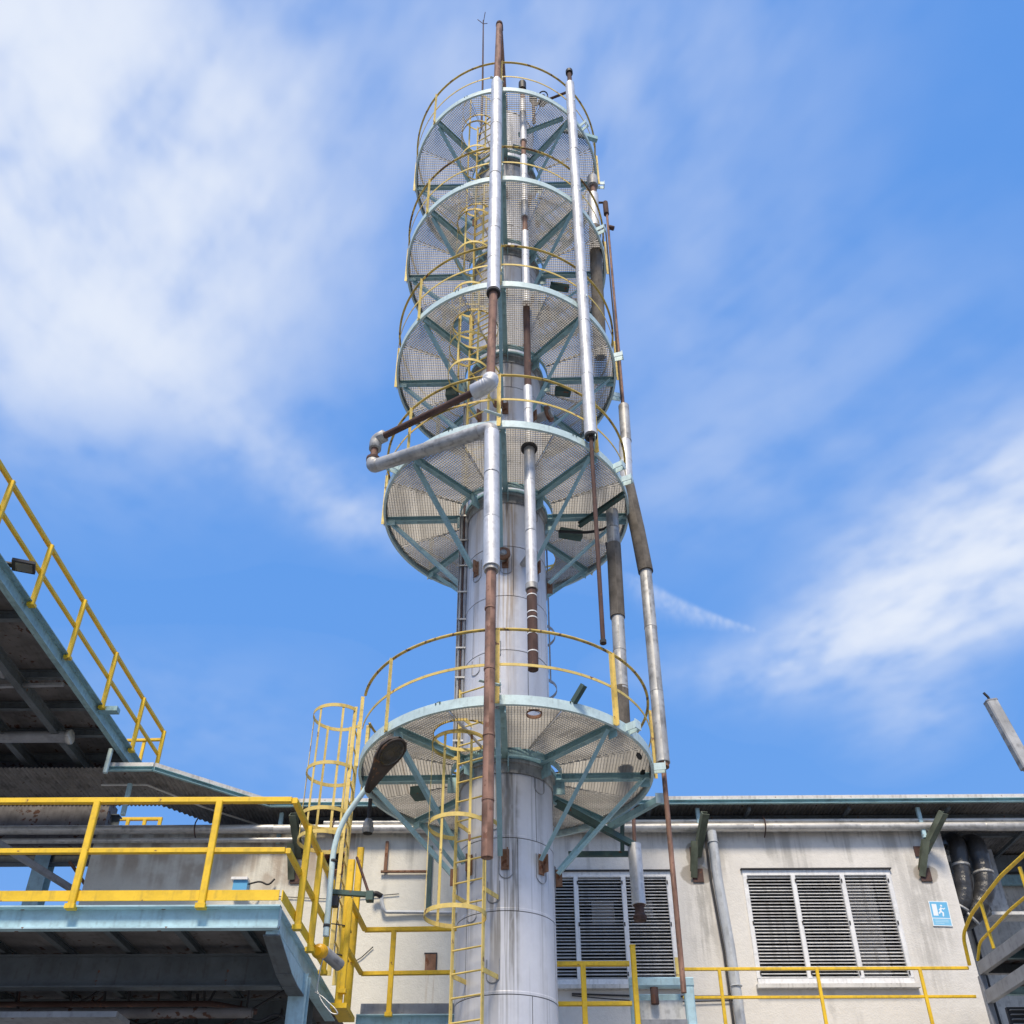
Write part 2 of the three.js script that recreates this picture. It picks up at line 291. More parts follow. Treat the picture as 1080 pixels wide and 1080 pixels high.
{
  const s = new THREE.Shape([[WL, 0], [WR, 0], [WR, WT], [WL, WT]].map(p => new THREE.Vector2(...p)));
  for (const w of WIN) s.holes.push(new THREE.Path([[w.x0, w.y0], [w.x0, w.y1], [w.x1, w.y1], [w.x1, w.y0]].map(p => new THREE.Vector2(...p))));
  const g = new THREE.ExtrudeGeometry(s, { depth: 0.3, bevelEnabled: false }).translate(0, 0, WZ - 0.3);
  part(building, 'front_wall', g, plasterM);
  part(building, 'side_wall', box(0.3, WT, 4.1, WR - 0.152, WT / 2, WZ - 2.352), std({ map: paintTex([0.6, 0.585, 0.55], { rust: 0, dirt: 0.35, fade: 0.25, seed: 65 }), roughness: 0.9 }));
  part(building, 'side_wall', box(0.3, WT, 4.1, WL + 0.152, WT / 2, WZ - 2.352), std({ color: new THREE.Color(0.5, 0.47, 0.42), roughness: 0.9 }));
  part(building, 'rear_wall', box(WR - WL - 0.01, WT, 0.3, (WR + WL) / 2, WT / 2, WZ - 4.56), M.dark);
  part(building, 'flat_roof', box(WR - WL - 0.7, 0.2, 4.0, (WR + WL) / 2, WT - 0.3, WZ - 2.36), M.dark);
  // windows: white frame, four stiles, louvre slats, glass behind
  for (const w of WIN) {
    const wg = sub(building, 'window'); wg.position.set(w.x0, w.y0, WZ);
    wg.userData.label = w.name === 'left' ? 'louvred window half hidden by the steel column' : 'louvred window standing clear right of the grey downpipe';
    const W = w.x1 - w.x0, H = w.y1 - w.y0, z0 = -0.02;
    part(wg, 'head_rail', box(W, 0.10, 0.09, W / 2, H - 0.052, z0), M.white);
    part(wg, 'top_shadow_strip', box(W + 0.06, 0.02, 0.13, W / 2, H + 0.012, z0 + 0.025), M.dark);  // dark strip painting the thin shadow line along the window top
    part(wg, 'bottom_rail', box(W - 0.01, 0.11, 0.09, W / 2, 0.06, z0), M.white);
    part(wg, 'sill', box(W + 0.08, 0.07, 0.17, W / 2, -0.037, z0 + 0.065), M.roofWhite);
    const st = w.name === 'left' ? [0.035, 0.91, 1.79, W - 0.035] : [0.035, 0.925, 1.835, W - 0.035];
    for (const x of st) part(wg, 'stile', bar(V(x, 0.117, z0 + 0.012), V(x, H - 0.104, z0 + 0.012), 0.085, 0.08, V(0, 0, 1)), M.white);
    for (const x of st) for (const y of [0.2, H * 0.52, H - 0.22]) part(wg, 'hinge', box(0.022, 0.07, 0.012, x - 0.03 * Math.sign(x - W / 2 + 0.001), y, z0 + 0.059), M.black);
    const n = 31, hz = (H - 0.225) / n;
    for (let b = 0; b < 3; b++) {
      const xa = st[b] + 0.046, xb = st[b + 1] - 0.046, sg = uvBox(new THREE.BoxGeometry(xb - xa, 0.006, 0.062).rotateX(rad(38)));
      const sg2 = uvBox(new THREE.BoxGeometry(xb - xa, 0.007, 0.064).rotateX(rad(33)));
      for (let i = 0; i < n; i++) { const odd = R0(); const m = part(wg, 'slat', odd < 0.22 ? sg2 : sg, odd < 0.22 ? M.slatNew : M.slat); m.position.set((xa + xb) / 2, 0.12 + hz * (i + 0.5) + (R0() - 0.5) * 0.006, z0 - 0.004); m.rotation.x = (R0() - 0.5) * 0.12; }
    }
    part(wg, 'pane', new THREE.PlaneGeometry(W - 0.02, H - 0.02).translate(W / 2, H / 2, -0.17), M.glass);
    part(wg, 'transom', box(W - 0.03, 0.05, 0.04, W / 2, H * 0.55, -0.2), M.dark);
    if (w.name === 'right') part(wg, 'curtain', box(0.62, H - 0.2, 0.03, st[2] + 0.38, H / 2, -0.42), M.curtain);
    else { part(wg, 'reflection_board', box(0.42, 0.5, 0.01, 1.42, 1.42, -0.36), M.curtain); part(wg, 'reflection_board', box(0.2, 0.3, 0.01, 2.25, 1.5, -0.36), M.curtain); }  // grey boards imitate the pale reflections in the left window glass
  }
}
// canopy above the wall: fascia, corrugated sheets, short posts
const canopy = thing('roof_canopy', 'raised corrugated roof canopy with white edge running above the factory wall', 'roof', [0, 9.6, -4.3]);
{
  const E = [[-7.12, -2.83], [-6.29, -2.83], [-4.55, -4.3], [11.5, -4.2]].map(p => V(p[0], 0, p[1] + 4.3));
  for (let i = 0; i < 3; i++) {
    const a = E[i], b = E[i + 1];
    part(canopy, 'edge_trim', flat(a.clone().setY(0.125), b.clone().setY(0.125), 0.10, 0.075), M.roofWhite);
    part(canopy, 'fascia', prof(channel(-0.06, 0.085, 0.01), a.clone().setY(0.043), b.clone().setY(0.043)), M.teal);
  }
  // sheets: corrugation runs front to back, each sheet about a metre wide
  const sheet = (x0, x1, zf, zb, y) => {
    const n = Math.max(4, Math.round((x1 - x0) / 0.019)), pos = [], uv = [], idx = [];
    for (let i = 0; i <= n; i++) { const x = mix(x0, x1, i / n), h = 0.016 * Math.sin(x * 2 * Math.PI / 0.076); for (const [k, z] of [[0, zf(x)], [1, zb(x)]]) { pos.push(x, y + h + k * 0.02, z); uv.push(x, z); } if (i < n) idx.push(i * 2, i * 2 + 1, i * 2 + 2, i * 2 + 2, i * 2 + 1, i * 2 + 3); }
    const g = new THREE.BufferGeometry(); g.setAttribute('position', new THREE.Float32BufferAttribute(pos, 3)); g.setAttribute('uv', new THREE.Float32BufferAttribute(uv, 2)); g.setIndex(idx); g.computeVertexNormals(); return g;
  };
  const front = x => x < -6.29 ? 1.44 : x < -4.55 ? mix(1.44, -0.03, (x + 6.29) / 1.74) : mix(-0.03, 0.07, (x + 4.55) / 16);
  const back = x => x < -6.67 ? -0.15 : x < -4.0 ? mix(-0.15, -3.1, (x + 6.67) / 2.67) : -3.1;
  for (let x = -11.4; x < 11.3; x += 0.95) part(canopy, 'roof_sheet', sheet(x, Math.min(x + 0.985, 11.4), front, back, 0.105 + (Math.round(x * 10) % 2 ? 0.004 : 0)), M.roofSheet);
  for (const [x, z] of [[-6.85, 1.0], [-4.35, -0.25], [3.62, -0.12], [7.83, -0.12], [-0.7, -0.12]]) part(canopy, 'post', bar(V(x, -0.62, z), V(x, 0.0, z), 0.075, 0.075, V(0, 0, 1)), M.blue);
  for (const z of [-0.6, -1.5]) part(canopy, 'purlin', bar(V(-4.2, 0.04, z), V(11.3, 0.04, z), 0.06, 0.07), M.undersideBeam);
  for (let x = -3; x < 11; x += 1.9) part(canopy, 'rafter', bar(V(x, -0.035, -0.05), V(x, -0.035, -3), 0.06, 0.07), M.undersideBeam);
  part(canopy, 'inner_gutter', tube([V(-7.4, 0.02, 0.93), V(-6.58, 0.02, 0.93), V(-5.8, 0.02, 0.0), V(-4.95, 0.02, -0.8)], 0.02, { fil: 0.05, seg: 8 }), M.roofWhite);
}
// pipes along the wall head
{
  const t = thing('pipe_run', 'pale insulated pipe pair running along the top of the factory wall', 'pipe', [0, 9.15, -4.42]);
  let x = -11.2; while (x < 11) { const L = 1.7 + R0() * 1.2; part(t, 'pipe_section', tube([V(x, 0.06, 0), V(Math.min(x + L - 0.006, 11.2), 0.06, 0)], 0.085 + R0() * 0.004, { seg: 18 }), M.pipePale); x += L; }
  part(t, 'lower_pipe', tube([V(-11.2, -0.14, -0.05), V(-3.9, -0.14, -0.05), V(-3.9, -0.14, -0.16)], 0.05, { seg: 12 }), M.pipePale);
  part(t, 'upper_pipe', tube([V(-3.5, 0.2, -0.03), V(11.2, 0.2, -0.03)], 0.045, { seg: 12 }), M.pipePale);
  for (const px of [-5.9, -3.3, -0.3, 4.85, 10]) part(t, 'hanger', tube([V(px, 0.3, 0.0), V(px, 0.15, 0.1), V(px, 0.03, 0.1), V(px, -0.05, 0.02), V(px, -0.1, -0.1)], 0.012, { fil: 0.06, seg: 6 }), M.rustDark);
}
// slanting steel pipe brackets let into the wall
function pipeBracket(x, label, dx) {
  const om = M.olive; const t = thing('pipe_bracket', label, 'bracket', [x, 8.3, WZ + 0.02], 'pipe brackets on the wall');
  part(t, 'arm', prof(channel(0.13, 0.13, 0.014), V(-0.02 + dx * 0.1, 0.42, -0.02), V(dx, 1.0, 0.62)), om);
  part(t, 'brace', prof(channel(0.12, 0.12, 0.014), V(0.0, -0.02, -0.02), V(dx * 0.42, 0.6, 0.24), V(0, 0, 1)), om);
  part(t, 'wall_plate', box(0.2, 0.26, 0.015, 0.02, 0.02, 0.0), M.rustDark); part(t, 'wall_plate', box(0.2, 0.2, 0.015, 0.02, 0.48, 0.0), M.rustDark);
}
pipeBracket(3.5, 'rusty green bracket on the wall beside the grey downpipe', 0.10);
pipeBracket(7.72, 'rusty green bracket on the wall above the blue sign', 0.32);
pipeBracket(-3.95, 'dark green bracket on the wall behind the yellow platform railing', -0.1);
{
  const t = thing('downpipe', 'grey rainwater downpipe on the wall between the louvred windows', 'pipe', [3.9, 0, WZ + 0.14]);
  part(t, 'pipe', tube([V(-0.06, 9.12, 0.05), V(-0.05, 8.2, 0.03), V(0.02, 6.9, 0), V(0.06, 3, 0)], 0.085, { seg: 16 }), M.pipeGrey);
  part(t, 'cable', tube([V(-0.17, 9.1, -0.06), V(-0.16, 8.2, -0.08), V(-0.085, 6.9, -0.08), V(-0.05, 3, -0.08)], 0.022, { seg: 8 }), M.dark);  // thin dark tube following the left side of the downpipe
  for (const [y, dx] of [[8.9, -0.06], [6.25, 0.035]]) part(t, 'clip', tube(arc(0.092, y, 0, 360, 20, dx, 0.01 + (y > 8 ? 0.03 : 0)).slice(0, 20), 0.012, { seg: 6, closed: true }), M.pipeGrey);
}
{
  const t = thing('conduit_run', 'thin dark cables sagging along the wall under the left louvred window', 'cable', [1.1, 6.16, WZ + 0.03]);
  const sag = (y0, y1, d) => { const o = []; for (let i = 0; i <= 20; i++) { const u = i / 20; o.push(V(u * 2.78, mix(y0, y1, u) - d * Math.sin(Math.PI * u), 0.01)); } return o; };
  part(t, 'cable', tube(sag(0, -0.05, 0.02), 0.016, { seg: 6 }), M.dark); part(t, 'cable', tube(sag(-0.03, -0.12, 0.06), 0.01, { seg: 6 }), M.dark);
}
{ // blue safety sign with white pictogram
  const t = thing('safety_sign', 'light blue safety sign with white running figure on the wall corner', 'sign', [7.83, 7.57, WZ + 0.012]);
  t.rotation.z = rad(-2);
  const c = document.createElement('canvas'); c.width = 256; c.height = 352; const x = c.getContext('2d');
  x.fillStyle = '#e9f1f5'; x.fillRect(0, 0, 256, 352); x.fillStyle = '#6db9e4'; x.fillRect(10, 10, 236, 226); x.fillStyle = '#84c5e8'; x.fillRect(10, 246, 236, 96);
  x.fillStyle = '#eef4f8'; x.fillRect(34, 40, 64, 166);
  x.lineCap = 'round'; x.lineJoin = 'round'; x.strokeStyle = '#eef4f8'; x.lineWidth = 20;
  x.beginPath(); x.arc(160, 62, 14, 0, 7); x.fill();
  x.beginPath(); x.moveTo(150, 96); x.lineTo(140, 140); x.lineTo(168, 164); x.lineTo(162, 204); x.stroke();
  x.beginPath(); x.moveTo(140, 140); x.lineTo(116, 168); x.stroke(); x.lineWidth = 13;
  x.beginPath(); x.moveTo(124, 122); x.lineTo(150, 94); x.lineTo(184, 110); x.lineTo(202, 96); x.stroke();
  x.lineWidth = 8; x.strokeStyle = '#b5daee'; for (const yy of [268, 290, 312]) { x.beginPath(); x.moveTo(40, yy); x.lineTo(yy === 312 ? 150 : 212, yy); x.stroke(); }
  const tx = new THREE.CanvasTexture(c); tx.colorSpace = THREE.SRGBColorSpace;
  part(t, 'board', box(0.35, 0.47, 0.012), M.white);
  part(t, 'print', new THREE.PlaneGeometry(0.345, 0.465).translate(0, 0, 0.008), std({ map: tx, roughness: 0.45 }));
}
// small wall fittings left of the column
{
  const t = thing('wall_conduit', 'grey conduit with gooseneck end on the wall left of the column', 'pipe', [-1.5, 7.0, WZ + 0.06]);
  part(t, 'conduit', tube([V(-0.9, 1.02, 0.05), V(-0.9, 0.92, 0.05), V(-0.86, 0.78, 0.05), V(-0.82, 0.72, 0.02), V(-0.3, 0.72, 0), V(0.7, 0.7, 0)].map(p => V(p.x + 0.1, p.y - 0.1, p.z)), 0.035, { fil: 0.08, seg: 10 }), M.pipeGrey);
  part(t, 'cap', tube([V(-0.8, 0.9, 0.05), V(-0.9, 0.95, 0.08), V(-0.97, 0.92, 0.1)], 0.05, { fil: 0.05, seg: 10 }), M.black);
  part(t, 'riser', bar(V(0.05, 0.64, 0.01), V(0.05, 1.9, 0.01), 0.08, 0.06, V(0, 0, 1)), M.darkGreen);
  part(t, 'angle_frame', [bar(V(-0.78, 2.0, 0), V(-0.78, 1.42, 0), 0.06, 0.05, V(0, 0, 1)), bar(V(-0.86, 1.4, 0), V(0.0, 1.4, 0), 0.05, 0.04)], M.rustPlate);
}
{
  const t = thing('access_plate', 'small rusty rectangular plate on the cream wall left of the ladder', 'plate', [-1.37, 6.72, WZ + 0.02]);
  part(t, 'plate', box(0.19, 0.3, 0.02), M.rustPlate); part(t, 'rim', [box(0.23, 0.02, 0.03, 0, 0.16, 0), box(0.02, 0.3, 0.03, 0.105, 0, 0)], M.dark);
}
{
  const t = thing('vent_duct', 'round rusty duct stub poking out of the wall behind the yellow railing', 'duct', [-3.2, 8.55, WZ + 0.02]);
  part(t, 'stub', lathe([[0.22, 0], [0.22, 0.28], [0.2, 0.28], [0.2, 0]], 0, 360, 28).rotateX(Math.PI / 2), M.rustPlate); part(t, 'inside', lathe([[0.001, 0.03], [0.2, 0.03]], 0, 360, 24).rotateX(Math.PI / 2), M.black);
}
{
  const t = thing('junction_box', 'small blue junction box with loose cables on the wall behind the yellow railing', 'box', [-4.9, 8.1, WZ + 0.1]);
  part(t, 'housing', box(0.26, 0.2, 0.16), M.signBlue); part(t, 'lid', box(0.3, 0.05, 0.2, -0.02, 0.125, 0.02), M.white);
  part(t, 'cable', [tube([V(0.13, 0.05, 0), V(0.35, 0.1, 0.03), V(0.5, 0.02, 0), V(0.6, 0.15, 0)], 0.018, { fil: 0.1, seg: 6 }), tube([V(0.1, -0.1, 0), V(0.25, -0.22, 0.02), V(0.33, -0.1, 0)], 0.018, { fil: 0.1, seg: 6 })], M.black);
}
{
  const t = thing('hanging_cable', 'thin black cables drooping across the wall below the round duct stub', 'cable', [-3.2, 8.0, WZ + 0.03]);
  const pts = (a) => a.map(p => V(p[0], p[1], 0));
  part(t, 'cable', tube(pts([[0.1, 0.9], [0.1, 0], [0.12, -1.2], [0.5, -1.3], [0.8, -1.0]]), 0.009, { fil: 0.3, seg: 6 }), M.black); part(t, 'cable', tube(pts([[-1.2, -0.05], [0, -0.12], [1.2, -0.02]]), 0.008, { fil: 0.3, seg: 6 }), M.black);
}
// annex behind the corner, with ducts and a metal panel
{
  const t = thing('annex', 'recessed annex wall with open bay right of the factory corner', 'building', [8.3, 0, -7.2]);
  const s = new THREE.Shape([[0, 0], [4, 0], [4, 10.2], [0, 10.2]].map(p => new THREE.Vector2(...p)));
  s.holes.push(new THREE.Path([[2.0, 9.72], [2.0, 10.12], [2.75, 10.12], [2.75, 9.72]].map(p => new THREE.Vector2(...p))));
  part(t, 'wall', uvBox(new THREE.ExtrudeGeometry(s, { depth: 0.2, bevelEnabled: false })), std({ map: paintTex([0.55, 0.53, 0.49], { rust: 0, dirt: 0.35, fade: 0.3, seed: 67 }), roughness: 0.9 }));
  part(t, 'beam', box(3, 0.36, 0.14, 2.3, 9.46, 0.3), M.undersideBeam); part(t, 'band', box(2.4, 0.22, 0.08, 2.9, 9.1, 0.32), M.teal);
  part(t, 'post', bar(V(2.86, 6, 0.5), V(2.72, 10.3, 0.5), 0.14, 0.14, V(0, 0, 1)), M.undersideBeam);
  part(t, 'cable', tube([V(1.2, 8.4, 0.24), V(1.25, 6, 0.24)], 0.025, { seg: 8 }), M.dark);
}
function duct(pts, r, label) {
  const t = thing('flexible_duct', label, 'duct', [pts[0][0], pts[0][1], pts[0][2]], 'foil wrapped ducts');
  const P = fillet(pts.map(p => V(p[0] - pts[0][0], p[1] - pts[0][1], p[2] - pts[0][2])), 0.3), D = [];
  for (let i = 0; i < P.length - 1; i++) { const L = P[i].distanceTo(P[i + 1]), n = Math.max(1, Math.round(L / 0.03)); for (let k = 0; k < n; k++) D.push(P[i].clone().lerp(P[i + 1], k / n)); } D.push(P[P.length - 1]);
  part(t, 'sleeve', tube(D, r, { seg: 20, rf: (i) => 1 + 0.10 * (vn(i * 0.23, r * 50) - 0.5) + 0.05 * (vn(i * 0.8, r * 90) - 0.5) }), M.blackGloss);
  for (const k of [0.0, 0.45, 0.8]) { const i = Math.floor(k * (D.length - 3)), a = D[i], b = D[i + 2]; part(t, 'tape_band', tube([a, b], r * 1.05, { seg: 20 }), M.jacketDull); }
}
duct([[8.66, 9.3, -5.5], [8.66, 9.22, -4.9], [8.52, 8.05, -4.88], [8.36, 7.74, -4.95], [8.12, 7.7, -5.3]], 0.16, 'black foil duct nearest the wall corner, bending into the wall');
duct([[9.03, 9.25, -5.5], [9.03, 9.18, -4.95], [8.96, 8.15, -4.88], [8.58, 7.6, -4.95], [8.2, 7.55, -5.4]], 0.18, 'outer black foil duct curving below its twin beside the metal panel');
{
  const t = thing('duct_panel', 'folded bright metal panel behind the black foil ducts', 'panel', [9.38, 8.0, -5.45]);
  part(t, 'panel', box(0.34, 1.35, 0.05, 0, 0.5, 0), M.jacketDull); part(t, 'ledge', box(0.75, 0.06, 0.4, 0.05, -0.22, 0.1), M.roofWhite); part(t, 'box', box(0.36, 0.3, 0.3, -0.72, 1.15, 0), M.roofWhite);
}

// ---------------------------------------------------------------- the column
const COLTEX = tex(1024, 2048, (u, v, o) => {
  const az = u * 360 - 180, y = v * 25.6, s = u * 4.08;
  const a = fbm(s * 1.2, y * 1.2, 4, 5), b = fbm(s * 7 + 5, y * 7, 4), st = fbm(s * 14 + 9, y * 0.45, 4), st2 = fbm(s * 44, y * 1.1, 3), c = fbm(s * 30, y * 30, 2);
  let f = 0.665 + 0.06 * (a - 0.5) + 0.05 * (b - 0.5) + 0.03 * (c - 0.5) + 0.05 * (st - 0.5);
  o[0] = f * 0.97; o[1] = f * 0.985; o[2] = f * 1.05;
  let d = 0.42 * ss(0.56, 0.78, st * 0.6 + st2 * 0.4), rb = 0;
  // run-off below the front lugs of each platform: grey soot low down, brown higher up
  for (const [H, k, br] of [[7.95, 0.9, 0.1], [12.95, 0.6, 0.95], [16.45, 0.4, 0.5], [19.8, 0.3, 0.4], [23.2, 0.2, 0.4]]) for (const [ca, w] of [[-10, 13], [2, 6], [9, 5], [45, 5], [-46, 6]]) {
    if (y > H || y < H - 4.6) continue; const q = (az - ca + (b - 0.5) * 6) / w, dd = H - y; if (Math.abs(q) > 2.5) continue;
    const e = Math.exp(-q * q) * ss(4.4, 2.2, dd) * ss(0.30, 0.58, st2 * 0.6 + st * 0.4) * (Math.abs(ca) < 20 ? 1 : 0.45); d = Math.max(d, k * e * (1 - br * 0.6)); rb = Math.max(rb, br * 0.75 * e);
  }
  o[0] = mix(o[0], 0.15, d); o[1] = mix(o[1], 0.145, d); o[2] = mix(o[2], 0.13, d);
  o[0] = mix(o[0], 0.36, rb); o[1] = mix(o[1], 0.25, rb); o[2] = mix(o[2], 0.15, rb);
});
COLTEX.wrapT = THREE.ClampToEdgeWrapping;
const colMat = std({ map: COLTEX, roughness: 0.48, metalness: 0.12, bumpMap: tex(512, 512, (u, v, o) => { o[0] = o[1] = o[2] = fbm(u * 9, v * 9, 4, 9, 9); }, { srgb: false, rep: [3, 9] }), bumpScale: 0.008 });
const column = thing('process_column', 'tall silver clad process column rising through five round platforms', 'tower', [0, 0, 0]);
const CTOP = 25.35, CR = 0.65;
function colUV(g) { const p = g.attributes.position, uv = g.attributes.uv; for (let i = 0; i < p.count; i++) { uv.setXY(i, uv.getX(i), p.getY(i) / 25.6); } return g; }
{
  part(column, 'shell', lathe([[0.632, 0], [0.632, CTOP - 0.1], [0.45, CTOP + 0.1], [0.001, CTOP + 0.18]], 0, 360, 64), M.dark);
  const seams = [0, 1.05, 2.1, 2.95, 3.85, 4.75, 5.78, 6.77, 7.72, 8.8, 9.77, 10.79, 11.79, 12.72, 13.7, 14.7, 15.6, 16.28, 17.3, 18.3, 19.3, 19.65, 20.7, 21.7, 22.6, 23.08, 24.1, CTOP];
  for (let i = 0; i + 1 < seams.length; i++) {
    const y0 = seams[i], y1 = seams[i + 1] - 0.010, r = CR + (R0() - 0.5) * 0.006, a = [-55, 5, 38, -20, 22][i % 5] + R0() * 10;
    const cuts = [a, a + 118 + R0() * 8, a + 240 + R0() * 6, a + 360];
    for (let k = 0; k < 3; k++) {
      const a0 = cuts[k] + 0.35, a1 = cuts[k + 1] - 0.35, g = lathe([[r - 0.012, y0], [r + 0.004, y0], [r + 0.004, y0 + 0.03], [r, y0 + 0.04], [r, y1], [r - 0.012, y1]], a0, a1, 26), p = g.attributes.position, uv = g.attributes.uv;
      for (let j = 0; j < p.count; j++) { const seg = j % 27; uv.setXY(j, (a0 + (a1 - a0) * seg / 26 + 180) / 360, p.getY(j) / 25.6); }
      part(column, 'cladding_panel', g, colMat);
    }
  }
  for (const H of [7.915, 12.928, 16.467, 19.827, 23.275]) {
    part(column, 'support_ring', lathe([[0.655, H - 0.20], [0.668, H - 0.20], [0.668, H - 0.05], [0.70, H - 0.05], [0.70, H - 0.005], [0.655, H - 0.005]], 0, 360, 64), M.jacketDull);
    part(column, 'support_collar', lathe([[0.66, H], [0.715, H], [0.715, H + 0.06], [0.66, H + 0.06]], 0, 360, 64), M.teal);
  }
  part(column, 'top_cap', lathe([[0.665, CTOP], [0.665, CTOP + 0.02], [0.5, CTOP + 0.16], [0.001, CTOP + 0.24]], 0, 360, 48), M.jacket);
  // oval sealing beads round the lugs
  const bead = (az, y, w, h) => { const pts = []; for (let i = 0; i <= 24; i++) { const t = Math.PI * (i / 24) + Math.PI; pts.push(pol(CR + 0.006, az + w * Math.cos(t) * 57.3 / CR, y + h * 0.3 * Math.sin(t))); } pts.unshift(pol(CR + 0.006, az - w * 57.3 / CR, y + h)); pts.push(pol(CR + 0.006, az + w * 57.3 / CR, y + h)); part(column, 'sealing_bead', tube(pts, 0.006, { seg: 5 }), M.greySteel); };
  for (const H of [7.915, 12.928]) for (const az of [-90, -45, 0, 45, 90]) { bead(az, H - 1.62, 0.09, 0.3); if (az > 0) bead(az, H - 0.35, 0.09, 0.25); }
  for (const [az, y] of [[-14, 4.95], [-14, 5.95], [-42, 5.75], [-14, 6.95], [-14, 9.7], [-44, 9.5]]) bead(az, y, 0.08, 0.22);
  // nozzles with flanges
  for (const [az, y, r, L] of [[24, 11.45, 0.05, 0.42], [-3, 11.5, 0.06, 0.18], [60, 15.1, 0.08, 0.3], [-10, 15.0, 0.05, 0.16], [75, 18.3, 0.09, 0.3], [30, 21.6, 0.07, 0.3]]) {
    const g = tube([pol(CR - 0.02, az, y), pol(CR + L, az, y)], r, { seg: 14 }); part(column, 'nozzle', g, M.jacketDull);
    part(column, 'flange', tube([pol(CR + L * 0.72, az, y), pol(CR + L * 0.72 + 0.05, az, y)], r * 1.9, { seg: 18 }), M.rustPlate);
  }
}

// ---------------------------------------------------------------- ring platforms
const PH = [7.915, 12.928, 16.467, 19.827, 23.275], PR = 2.1;
function pushBox(arr, a, b, w, y0, y1) {                   // a box between two points in plan
  const dx = b[0] - a[0], dz = b[1] - a[1], L = Math.hypot(dx, dz), nx = -dz / L * w / 2, nz = dx / L * w / 2;
  const c = [[a[0] + nx, a[1] + nz], [a[0] - nx, a[1] - nz], [b[0] - nx, b[1] - nz], [b[0] + nx, b[1] + nz]];
  const q = (p0, p1, p2, p3) => arr.push(...p0, ...p1, ...p2, ...p0, ...p2, ...p3), v = (i, y) => [c[i][0], y, c[i][1]];
  q(v(0, y1), v(3, y1), v(2, y1), v(1, y1)); q(v(0, y0), v(1, y0), v(2, y0), v(3, y0));
  for (let i = 0; i < 4; i++) { const j = (i + 1) % 4; q(v(i, y0), v(i, y1), v(j, y1), v(j, y0)); }
}
function gratingPanel(a0, a1, holes, y, pitch = 0.039, pitch2 = 0.043) {
  const am = rad((a0 + a1) / 2), dir = [Math.sin(am), Math.cos(am)], nrm = [Math.cos(am), -Math.sin(am)], arr = [];
  const h0 = rad(a0 + 0.5), h1 = rad(a1 - 0.5), half = (h1 - h0) / 2;
  const inside = (x, z) => { const r = Math.hypot(x, z); if (r < 0.80 || r > 2.08) return false; let d = Math.atan2(x, z) - (h0 + h1) / 2; d = Math.atan2(Math.sin(d), Math.cos(d)); if (Math.abs(d) > half) return false; for (const h of holes) if (Math.hypot(x - h[0], z - h[1]) < h[2]) return false; return true; };
  const runs = (d, n, p, yy0, yy1, w) => {
    for (let k = -62; k <= 62; k++) { let s = null, last = null; for (let t = -2.2; t <= 2.2; t += 0.008) { const x = n[0] * k * p + d[0] * t, z = n[1] * k * p + d[1] * t; if (inside(x, z)) { if (!s) s = [x, z]; last = [x, z]; } else if (s) { if (Math.hypot(last[0] - s[0], last[1] - s[1]) > 0.03) pushBox(arr, s, last, w, yy0, yy1); s = null; } } }
  };
  runs(dir, nrm, pitch, y, y + 0.034, 0.005); runs(nrm, dir, pitch2, y + 0.001, y + 0.033, 0.005);
  // edge bands along the two cut sides
  for (const a of [h0, h1]) pushBox(arr, [0.81 * Math.sin(a), 0.81 * Math.cos(a)], [2.07 * Math.sin(a), 2.07 * Math.cos(a)], 0.006, y - 0.001, y + 0.031);
  const g = new THREE.BufferGeometry(); g.setAttribute('position', new THREE.Float32BufferAttribute(arr, 3)); return uvBox(g);
}
const beadPts = [[2.06, 0], [PR, 0], [PR, 0.14], [2.04, 0.14], [2.04, 0.133], [PR - 0.009, 0.133], [PR - 0.009, 0.009], [2.06, 0.009], [2.06, 0]];
const G = {
  rim: lathe(beadPts, 0, 360, 128), inner: lathe([[0.79, 0.012], [0.79, 0.135], [0.80, 0.135], [0.80, 0.012], [0.79, 0.012]], 0, 360, 64),
  beam: prof(iBeam(0.085, 0.102, 0.010), V(0, 0.052, 0.70), V(0, 0.052, 2.05)),
  strut: prof(angle(0.065, 0.065, 0.009), V(-0.03, -0.005, 1.99), V(-0.03, -1.44, 0.72)),
  strutTop: box(0.012, 0.12, 0.14, 0.035, -0.03, 1.98),
  lug: box(0.018, 0.24, 0.11, 0.032, -1.45, 0.70), lugPad: lathe([[0.656, -1.60], [0.668, -1.60], [0.668, -1.32], [0.656, -1.32]], -4.5, 4.5, 6),
  beamLug: box(0.016, 0.24, 0.17, 0.045, -0.07, 0.75),
  clip: box(0.055, 0.05, 0.02, 0, 0.1, 2.115),
};
const holeAz = -26, holeR = 1.27, hole = [holeR * Math.sin(rad(holeAz)), holeR * Math.cos(rad(holeAz)), 0.41];
const rearHole = [1.25 * Math.sin(rad(158)), 1.25 * Math.cos(rad(158)), 0.42];
const gcache = {};
